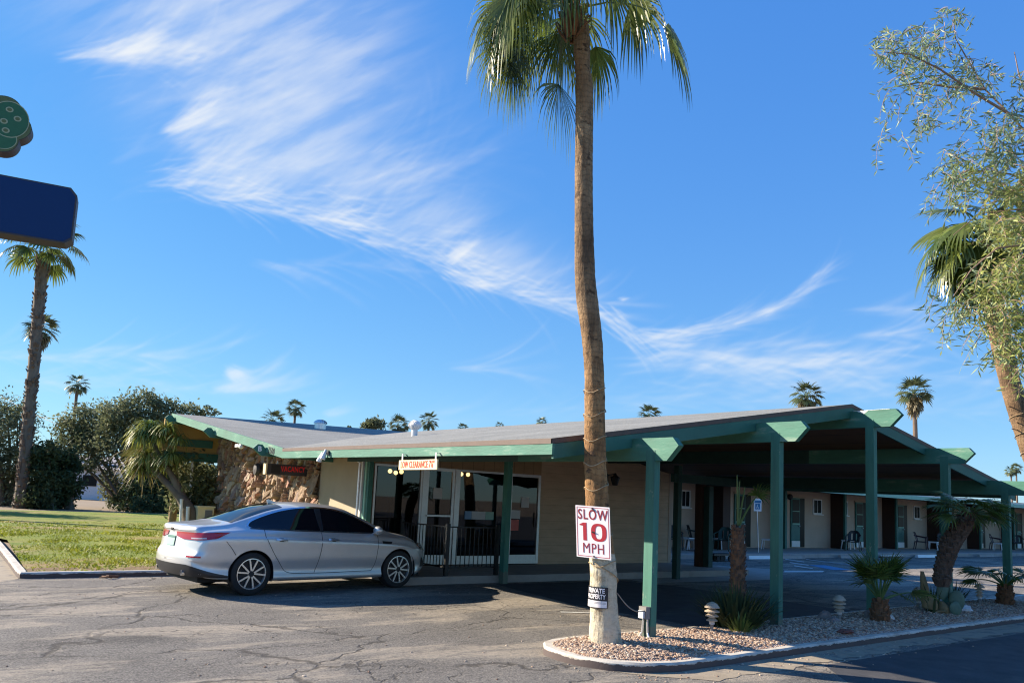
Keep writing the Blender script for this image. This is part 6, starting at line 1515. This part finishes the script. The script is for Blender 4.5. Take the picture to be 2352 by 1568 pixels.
for k in range(9):
    a0, a1 = R(110+k*26), R(110+(k+1)*26); cc_ = c-UP*.10+nn*.008
    b.bar(cc_+rr2*math.cos(a0)*.052+UP*math.sin(a0)*.052, cc_+rr2*math.cos(a1)*.052+UP*math.sin(a1)*.052, .014, .004, nn)
b.build('wheelchair_symbol', m_whiteplastic, pk)
# concrete wheel stops
ws = None
for (px, m, lb) in ((zb(1655, 1165), m_whiteplastic, 'white wheel stop in front of the parking sign'), ((zs if False else zb)(2080, 1150), m_concrete, 'grey wheel stop right of the second carport post'), (((2200+610*.31895)/1.2245, (1100+1455*.31895)/1.2245), m_concrete, 'grey wheel stop left of the third carport post'), (((2200+960*.31895)/1.2245, (1100+1447*.31895)/1.2245), m_kerb, 'pale wheel stop right of the third carport post'), (((2200+1270*.31895)/1.2245, (1100+1445*.31895)/1.2245), m_whiteplastic, 'bright white wheel stop left of the leaning palm trunk'), (((2200+1800*.31895)/1.2245, (1100+1440*.31895)/1.2245), m_concrete, 'farthest grey wheel stop between the leaning palm and the fifth post')):
    p = GYP(*px, 17.6); b = MB(); b.prism([(p.x-.9, 17.52, .0), (p.x-.9, 17.55, .12), (p.x-.9, 17.65, .12), (p.x-.9, 17.68, .0)], (1.8, 0, 0)); single(b, 'wheel_stop', m, lb, 'wheel stop', (p.x, 17.6, 0), 'concrete wheel stops in front of the motel walk')
p = GYP(*zb(980, 1160), 16.9); tr_ = thing('hand_trolley', 'low dark flat trolley on small wheels beside the pier', 'trolley', (p.x, 16.9, 0))
b = MB(); b.box((p.x-.55, 16.7, .20), (p.x+.55, 17.1, .26)); b.build('deck', m_blackplastic, tr_)
for dx in (-.25, -.1, .35):
    for dy in (-.14, .14):
        b = MB(); b.tube([(p.x+dx, 16.9+dy-.02, .1), (p.x+dx, 16.9+dy+.02, .1)], .1, 12); b.build('wheel', m_rubber, tr_)
# beige house across the street (seen only mirrored in the office glass and the car)
hs = thing('street_house', 'low beige house with a white roof across the street, mirrored in the office glass', 'house', (6, -24, 0))
b = MB(); b.box((-12, -32, 0), (26, -24, 3.0)); b.build('wall', m_stucco, hs)
b = MB(); b.prism([(-13, -23.2, 3.0), (-13, -28, 4.2), (-13, -33, 3.0)], (40, 0, 0)); b.build('roof', m_white, hs)
for x in (-6, 0, 8, 15, 21):
    b = MB(); b.box((x, -23.99, 1.0), (x+1.6, -23.95, 2.1)); b.build('window', m_roomglass, hs)
for (a, c, lb) in ((at_d(-60, 868, 70), at_d(150, 982, 60), 'thin overhead wire sloping down behind the rough palm'), (at_d(-60, 925, 72), at_d(160, 962, 64), 'second thin overhead wire nearly level behind the rough palm')):
    b = MB(); b.tube([a.lerp(c, i/10)-UP*(.3*math.sin(math.pi*i/10)) for i in range(11)], .022, 4); single(b, 'overhead_wire', m_cable, lb, 'wire', tuple(a))

# ------------------------------------------------------------------ sky, clouds, sun
w = bpy.data.worlds.new('World'); S.world = w; w.use_nodes = True; nt = w.node_tree; bg = nt.nodes['Background']
sky = nt.nodes.new('ShaderNodeTexSky'); sky.sky_type = 'NISHITA'; sky.sun_disc = False; sky.sun_elevation = SUN_EL
sky.sun_rotation = math.atan2(SUN_AZ[0], SUN_AZ[1]); sky.altitude = 60; sky.air_density = 1.0; sky.dust_density = 0.; sky.ozone_density = 2.2
# cirrus: a layer patch 3 km out whose density is combed from many thin ice-crystal fibres
def cirrus():
    X0, X1, Y0, Y1, ST = -420., 2760., -330., 1010., 2.6
    nx, ny = int((X1-X0)/ST)+1, int((Y1-Y0)/ST)+1; A = np.zeros((ny, nx), np.float32); rg = np.random.default_rng(5)
    def fbm(sx, sy, ang, seed, octv=5, gain=.55):
        r_ = np.random.default_rng(seed); xx, yy = np.meshgrid(np.arange(nx)*ST, np.arange(ny)*ST); ca_, sa_ = math.cos(ang), math.sin(ang)
        u = (xx*ca_+yy*sa_)/sx; v = (-xx*sa_+yy*ca_)/sy; out = 0; amp = 1; tot = 0
        for o in range(octv):
            t = r_.random((256, 256)); k = 2**o; uu, vv = u*k+37.1*o, v*k+11.7*o; iu, iv = np.floor(uu).astype(int), np.floor(vv).astype(int); fu, fv = uu-iu, vv-iv
            fu = fu*fu*(3-2*fu); fv = fv*fv*(3-2*fv); g = lambda a, b_: t[b_ % 256, a % 256]
            out = out+amp*((g(iu, iv)*(1-fu)+g(iu+1, iv)*fu)*(1-fv)+(g(iu, iv+1)*(1-fu)+g(iu+1, iv+1)*fu)*fv); tot += amp; amp *= gain
        return out/tot
    def splat(x, y, s_, a):
        cx, cy = (x-X0)/ST, (y-Y0)/ST; s_ = max(s_/ST, .55); w_ = int(s_*2.6)+1; ix, iy = int(cx), int(cy)
        x0, x1, y0, y1 = max(0, ix-w_), min(nx, ix+w_+2), max(0, iy-w_), min(ny, iy+w_+2)
        if x1 <= x0 or y1 <= y0: return
        gx_ = np.exp(-.5*((np.arange(x0, x1)-cx)/s_)**2); gy_ = np.exp(-.5*((np.arange(y0, y1)-cy)/s_)**2); A[y0:y1, x0:x1] += a*gy_[:, None]*gx_[None, :]
    def stroke(x, y, ang, L, wd_, a, curve=0., head=.12):
        wd_ *= .66; a *= 1.3
        n = max(3, int(L/(max(2.4, wd_*.9)))); st_ = L/n; wob = rg.uniform(-.004, .004)
        for i in range(n):
            f = i/n; e = min(1, f/head)*(1-f)**1.1; splat(x, y, wd_*(.6+.9*f), a*e*st_/max(wd_, 2.)*.42); x += math.cos(ang)*st_; y += math.sin(ang)*st_; ang += (curve/L+wob)*st_
    def along(P, f):
        P = np.array(P, float); d = np.hypot(*np.diff(P, axis=0).T); s_ = np.concatenate([[0], np.cumsum(d)]); q = f*s_[-1]; x = np.interp(q, s_, P[:, 0]); y = np.interp(q, s_, P[:, 1]); k = min(len(P)-2, int(np.searchsorted(s_, q, 'right')-1)); return x, y, math.atan2(*(P[k+1]-P[k])[::-1])
    EDGE = [(362, 441), (430, 436), (500, 462), (570, 466), (640, 488), (750, 515), (850, 556), (950, 585), (1005, 602), (1060, 640), (1150, 668), (1250, 694), (1335, 716)]
    LEFT = [(145, 142), (230, 128), (330, 160), (395, 190), (400, 250), (378, 302), (392, 345), (430, 400), (400, 432)]
    for k in range(620):    # fibres combed along the sharp lower edge
        f = rg.random(); x, y, a = along(EDGE, f); off = rg.exponential(26 if f < .75 else 15); stroke(x-rg.uniform(0, 60), y-off, a+rg.normal(-.06, .07), rg.uniform(60, 240), rg.uniform(1.3, 5), rg.uniform(.10, .46), rg.normal(-.1, .12))
    for k in range(560):    # fibres fanning up and to the right from the edge
        f = rg.random()**1.25; x, y, a = along(EDGE, f); off = rg.exponential(22); stroke(x+rg.normal(0, 14), y-off, R(-28)+rg.normal(0, .16)-.1*f, rg.uniform(90, 300)*(1-.55*f), rg.uniform(1.5, 7), rg.uniform(.04, .17), rg.normal(-.1, .15))
    for k in range(560):    # the ragged left side
        f = rg.random(); x, y, a = along(LEFT, f); stroke(x+abs(rg.normal(0, 40)), y+rg.normal(0, 22), R(-24)+rg.normal(0, .15), rg.uniform(120, 420), rg.uniform(1.8, 9), rg.uniform(.05, .17), rg.normal(-.12, .15))
    for k in range(240): stroke(rg.normal(165, 30)+abs(rg.normal(0, 60)), rg.normal(132, 11), R(-9)+rg.normal(0, .07), rg.uniform(150, 380), rg.uniform(2, 7), rg.uniform(.06, .2), -.25)
    for k in range(110): stroke(380+rg.normal(0, 12), 304+rg.normal(0, 7), R(-26)+rg.normal(0, .07), rg.uniform(80, 230), rg.uniform(1.6, 5), rg.uniform(.1, .3), -.1)
    for k in range(330): stroke(rg.uniform(240, 800), rg.uniform(20, 470), R(-22)+rg.normal(0, .2), rg.uniform(80, 320), rg.uniform(3, 14), rg.uniform(.02, .09), rg.normal(0, .2))
    for k in range(150): stroke(860+rg.normal(0, 55), 430+rg.normal(0, 34), R(-25)+rg.normal(0, .09), rg.uniform(160, 430), rg.uniform(2, 9), rg.uniform(.03, .085), -.12)
    for k in range(46): stroke(1035+rg.normal(0, 10), 598+rg.normal(0, 8), R(-38)+rg.normal(0, .12), rg.uniform(50, 110), rg.uniform(3, 7), rg.uniform(.14, .34))
    for k in range(26): stroke(845+rg.normal(0, 8), 355+rg.normal(0, 6), R(-35)+rg.normal(0, .04), rg.uniform(120, 230), rg.uniform(1.5, 3), rg.uniform(.03, .07))
    T1 = [(1392, 705), (1430, 735), (1470, 768), (1520, 772), (1580, 768), (1650, 757), (1730, 735), (1800, 706), (1860, 672), (1893, 644)]
    for k in range(330):
        f = rg.random(); x, y, a = along(T1, f); wd_ = (12 if f < .5 else 6)*(1.1-f*.7); stroke(x-rg.uniform(0, 40), y+rg.normal(0, wd_), a+rg.normal(0, .09), rg.uniform(40, 150), rg.uniform(1.5, 4.5), rg.uniform(.14, .46)*(1.2-.5*f))
    for k in range(60): stroke(1475+rg.normal(0, 14), 786+rg.normal(0, 7), R(-8)+rg.normal(0, .1), rg.uniform(60, 160), rg.uniform(2, 5), rg.uniform(.06, .16))
    for k in range(40): stroke(1640+rg.normal(0, 20), 742+rg.normal(0, 4), R(-24), rg.uniform(80, 170), rg.uniform(1.2, 2.4), rg.uniform(.04, .12))
    for k in range(24): stroke(1425+rg.normal(0, 4), 688+rg.normal(0, 2), R(-12), rg.uniform(14, 26), 2., .2)
    # broad low streaks over the horizon
    for (x0, x1, y0, s_, n, a0, an) in ((-100, 420, 815, 7, 60, .07, 2), (40, 420, 875, 14, 50, .045, 2), (320, 640, 905, 12, 30, .04, -1), (1040, 1150, 846, 3, 14, .06, 1), (1450, 2060, 838, 16, 130, .055, -4), (1560, 1900, 806, 12, 70, .05, 4), (1480, 2050, 880, 20, 110, .05, -1), (1420, 1900, 922, 12, 90, .055, 1), (1980, 2120, 772, 4, 26, .07, -3), (2030, 2290, 944, 10, 50, .055, -2), (610, 930, 600, 5, 34, .045, 12), (1960, 2120, 716, 6, 20, .04, -8), (870, 1030, 965, 7, 34, .06, 2), (1150, 1330, 952, 8, 30, .05, -2), (2100, 2300, 870, 10, 30, .04, 0)):
        for k in range(n): stroke(rg.uniform(x0-60, x1-60), y0+rg.normal(0, s_)+(0), R(an)+rg.normal(0, .02), rg.uniform(90, 300), rg.uniform(2, 8), 3.3*a0*rg.uniform(.5, 2.2), 0, .4)
    for k in range(90): stroke(480+abs(rg.normal(0, 70)), 905-rg.random()*14, R(-14)+rg.normal(0, .1), rg.uniform(60, 190), rg.uniform(3, 8), rg.uniform(.2, .5))
    for k in range(50): stroke(525+rg.normal(0, 14), 850+rg.normal(0, 8), R(28)+rg.normal(0, .25), rg.uniform(30, 80), rg.uniform(3, 7), rg.uniform(.25, .6))
    for k in range(50): stroke(745+rg.normal(0, 10), 953+rg.normal(0, 4), R(-11)+rg.normal(0, .05), rg.uniform(40, 95), rg.uniform(2, 4.5), rg.uniform(.25, .6), -.2)
    # thin even veil inside the wing
    xx, yy = np.meshgrid(X0+np.arange(nx)*ST, Y0+np.arange(ny)*ST)
    def blob(cx, cy, rx, ry, ang): ca_, sa_ = math.cos(ang), math.sin(ang); u = ((xx-cx)*ca_+(yy-cy)*sa_)/rx; v = (-(xx-cx)*sa_+(yy-cy)*ca_)/ry; return np.exp(-1.3*(u*u+v*v))
    edge_y = np.interp(xx, [p[0] for p in EDGE], [p[1] for p in EDGE]); below = 1/(1+np.exp(np.clip((yy-edge_y+10)/7, -30, 30)))
    veil = (.60*blob(560, 60, 330, 200, .3)+.62*blob(650, 300, 300, 170, .4)+.50*blob(960, 490, 300, 110, .55)+.34*blob(330, 20, 300, 80, 0)+.42*blob(1150, 600, 200, 70, .5)+.3*blob(760, 180, 160, 220, .2))*below
    f1 = fbm(240, 42, R(-25), 3, 6, .6); f2 = fbm(420, 260, 0, 8, 4); f3 = fbm(60, 9, R(-22), 12, 4, .6)
    veil = veil*np.clip((f1-.12)*1.6, .25, 1.15)*np.clip((f2-.12)*1.7, .3, 1.1)
    dens = A*(.55+.8*f3)*np.clip((fbm(110, 60, R(-20), 21, 4)-.15)*1.7, .35, 1.3)*.62+veil*1.3
    dens = 1-np.exp(-.95*dens); m = np.minimum(np.minimum(xx-X0, X1-xx), np.minimum(yy-Y0, Y1-yy)); dens *= np.clip(m/200, 0, 1)
    dens = np.clip(dens, 0, .97)
    d = (F*FPX)[None, None, :]+CR[None, None, :]*(xx-PPX)[:, :, None]-CU[None, None, :]*(yy-PPY)[:, :, None]
    d = d/np.linalg.norm(d, axis=2, keepdims=True)*3000.; d[:, :, 2] += CH
    me = bpy.data.meshes.new('clouds'); V = d.reshape(-1, 3).astype(np.float32); me.vertices.add(len(V)); me.vertices.foreach_set('co', V.ravel())
    big = dens > .004; cell = big[:-1, :-1] | big[1:, :-1] | big[:-1, 1:] | big[1:, 1:]; j, i = np.nonzero(cell); a = j*nx+i
    L_ = np.stack([a, a+1, a+nx+1, a+nx], 1).astype(np.int32); me.loops.add(L_.size); me.loops.foreach_set('vertex_index', L_.ravel()); me.polygons.add(len(L_)); me.polygons.foreach_set('loop_start', np.arange(0, L_.size, 4, dtype=np.int32)); me.update()
    at = me.attributes.new('ice', 'FLOAT', 'POINT'); at.data.foreach_set('value', dens.reshape(-1).astype(np.float32))
    m_, nt_, p_ = newmat('cirrus'); nt_.nodes.remove(p_); at_ = nt_.nodes.new('ShaderNodeAttribute'); at_.attribute_name = 'ice'
    em = nt_.nodes.new('ShaderNodeEmission'); em.inputs[0].default_value = (.95, .98, 1, 1); em.inputs[1].default_value = .42; tr = nt_.nodes.new('ShaderNodeBsdfTransparent'); mx = nt_.nodes.new('ShaderNodeMixShader')
    nt_.links.new(at_.outputs['Fac'], mx.inputs[0]); nt_.links.new(tr.outputs[0], mx.inputs[1]); nt_.links.new(em.outputs[0], mx.inputs[2]); nt_.links.new(mx.outputs[0], nt_.nodes['Material Output'].inputs[0])
    me.materials.append(m_); o = bpy.data.objects.new('clouds', me); COL.objects.link(o); o['kind'] = 'structure'; o.visible_shadow = True
cirrus()
hsv = nt.nodes.new('ShaderNodeHueSaturation'); hsv.inputs['Saturation'].default_value = 1.3; hsv.inputs['Value'].default_value = 1.1; nt.links.new(sky.outputs[0], hsv.inputs['Color'])
tn = nt.nodes.new('ShaderNodeVectorMath'); tn.operation = 'MULTIPLY'; nt.links.new(hsv.outputs[0], tn.inputs[0]); tn.inputs[1].default_value = (1.34, 1.42, 1.56)
sp_ = nt.nodes.new('ShaderNodeSeparateColor'); nt.links.new(tn.outputs[0], sp_.inputs[0]); cb_ = nt.nodes.new('ShaderNodeCombineColor')
for k_, (e_, a_) in enumerate(((.58, 1.155), (.55, 1.84), (.30, 4.36))): nt.links.new(math_(nt, 'MULTIPLY', math_(nt, 'POWER', sp_.outputs[k_], e_), a_), cb_.inputs[k_])
nt.links.new(cb_.outputs[0], bg.inputs['Color']); bg.inputs['Strength'].default_value = .05
sl = bpy.data.lights.new('sun', 'SUN'); so = bpy.data.objects.new('sun', sl); COL.objects.link(so)
sl.energy = 5.0; sl.angle = R(.53); sl.color = (1, .87, .69)
sd = Vector((SUN_AZ[0]*math.cos(SUN_EL), SUN_AZ[1]*math.cos(SUN_EL), math.sin(SUN_EL)))
so.rotation_euler = sd.to_track_quat('Z', 'Y').to_euler()
S.view_settings.view_transform = 'Standard'; S.view_settings.look = 'None'; S.view_settings.exposure = 1.2; S.view_settings.gamma = 1
S.render.engine = 'CYCLES'; S.cycles.max_bounces = 6; S.cycles.transparent_max_bounces = 8; S.cycles.use_denoising = True; S.cycles.filter_width = 1.15; S.cycles.sample_clamp_indirect = 3.0; S.cycles.blur_glossy = .5; S.cycles.caustics_reflective = False; S.cycles.caustics_refractive = False
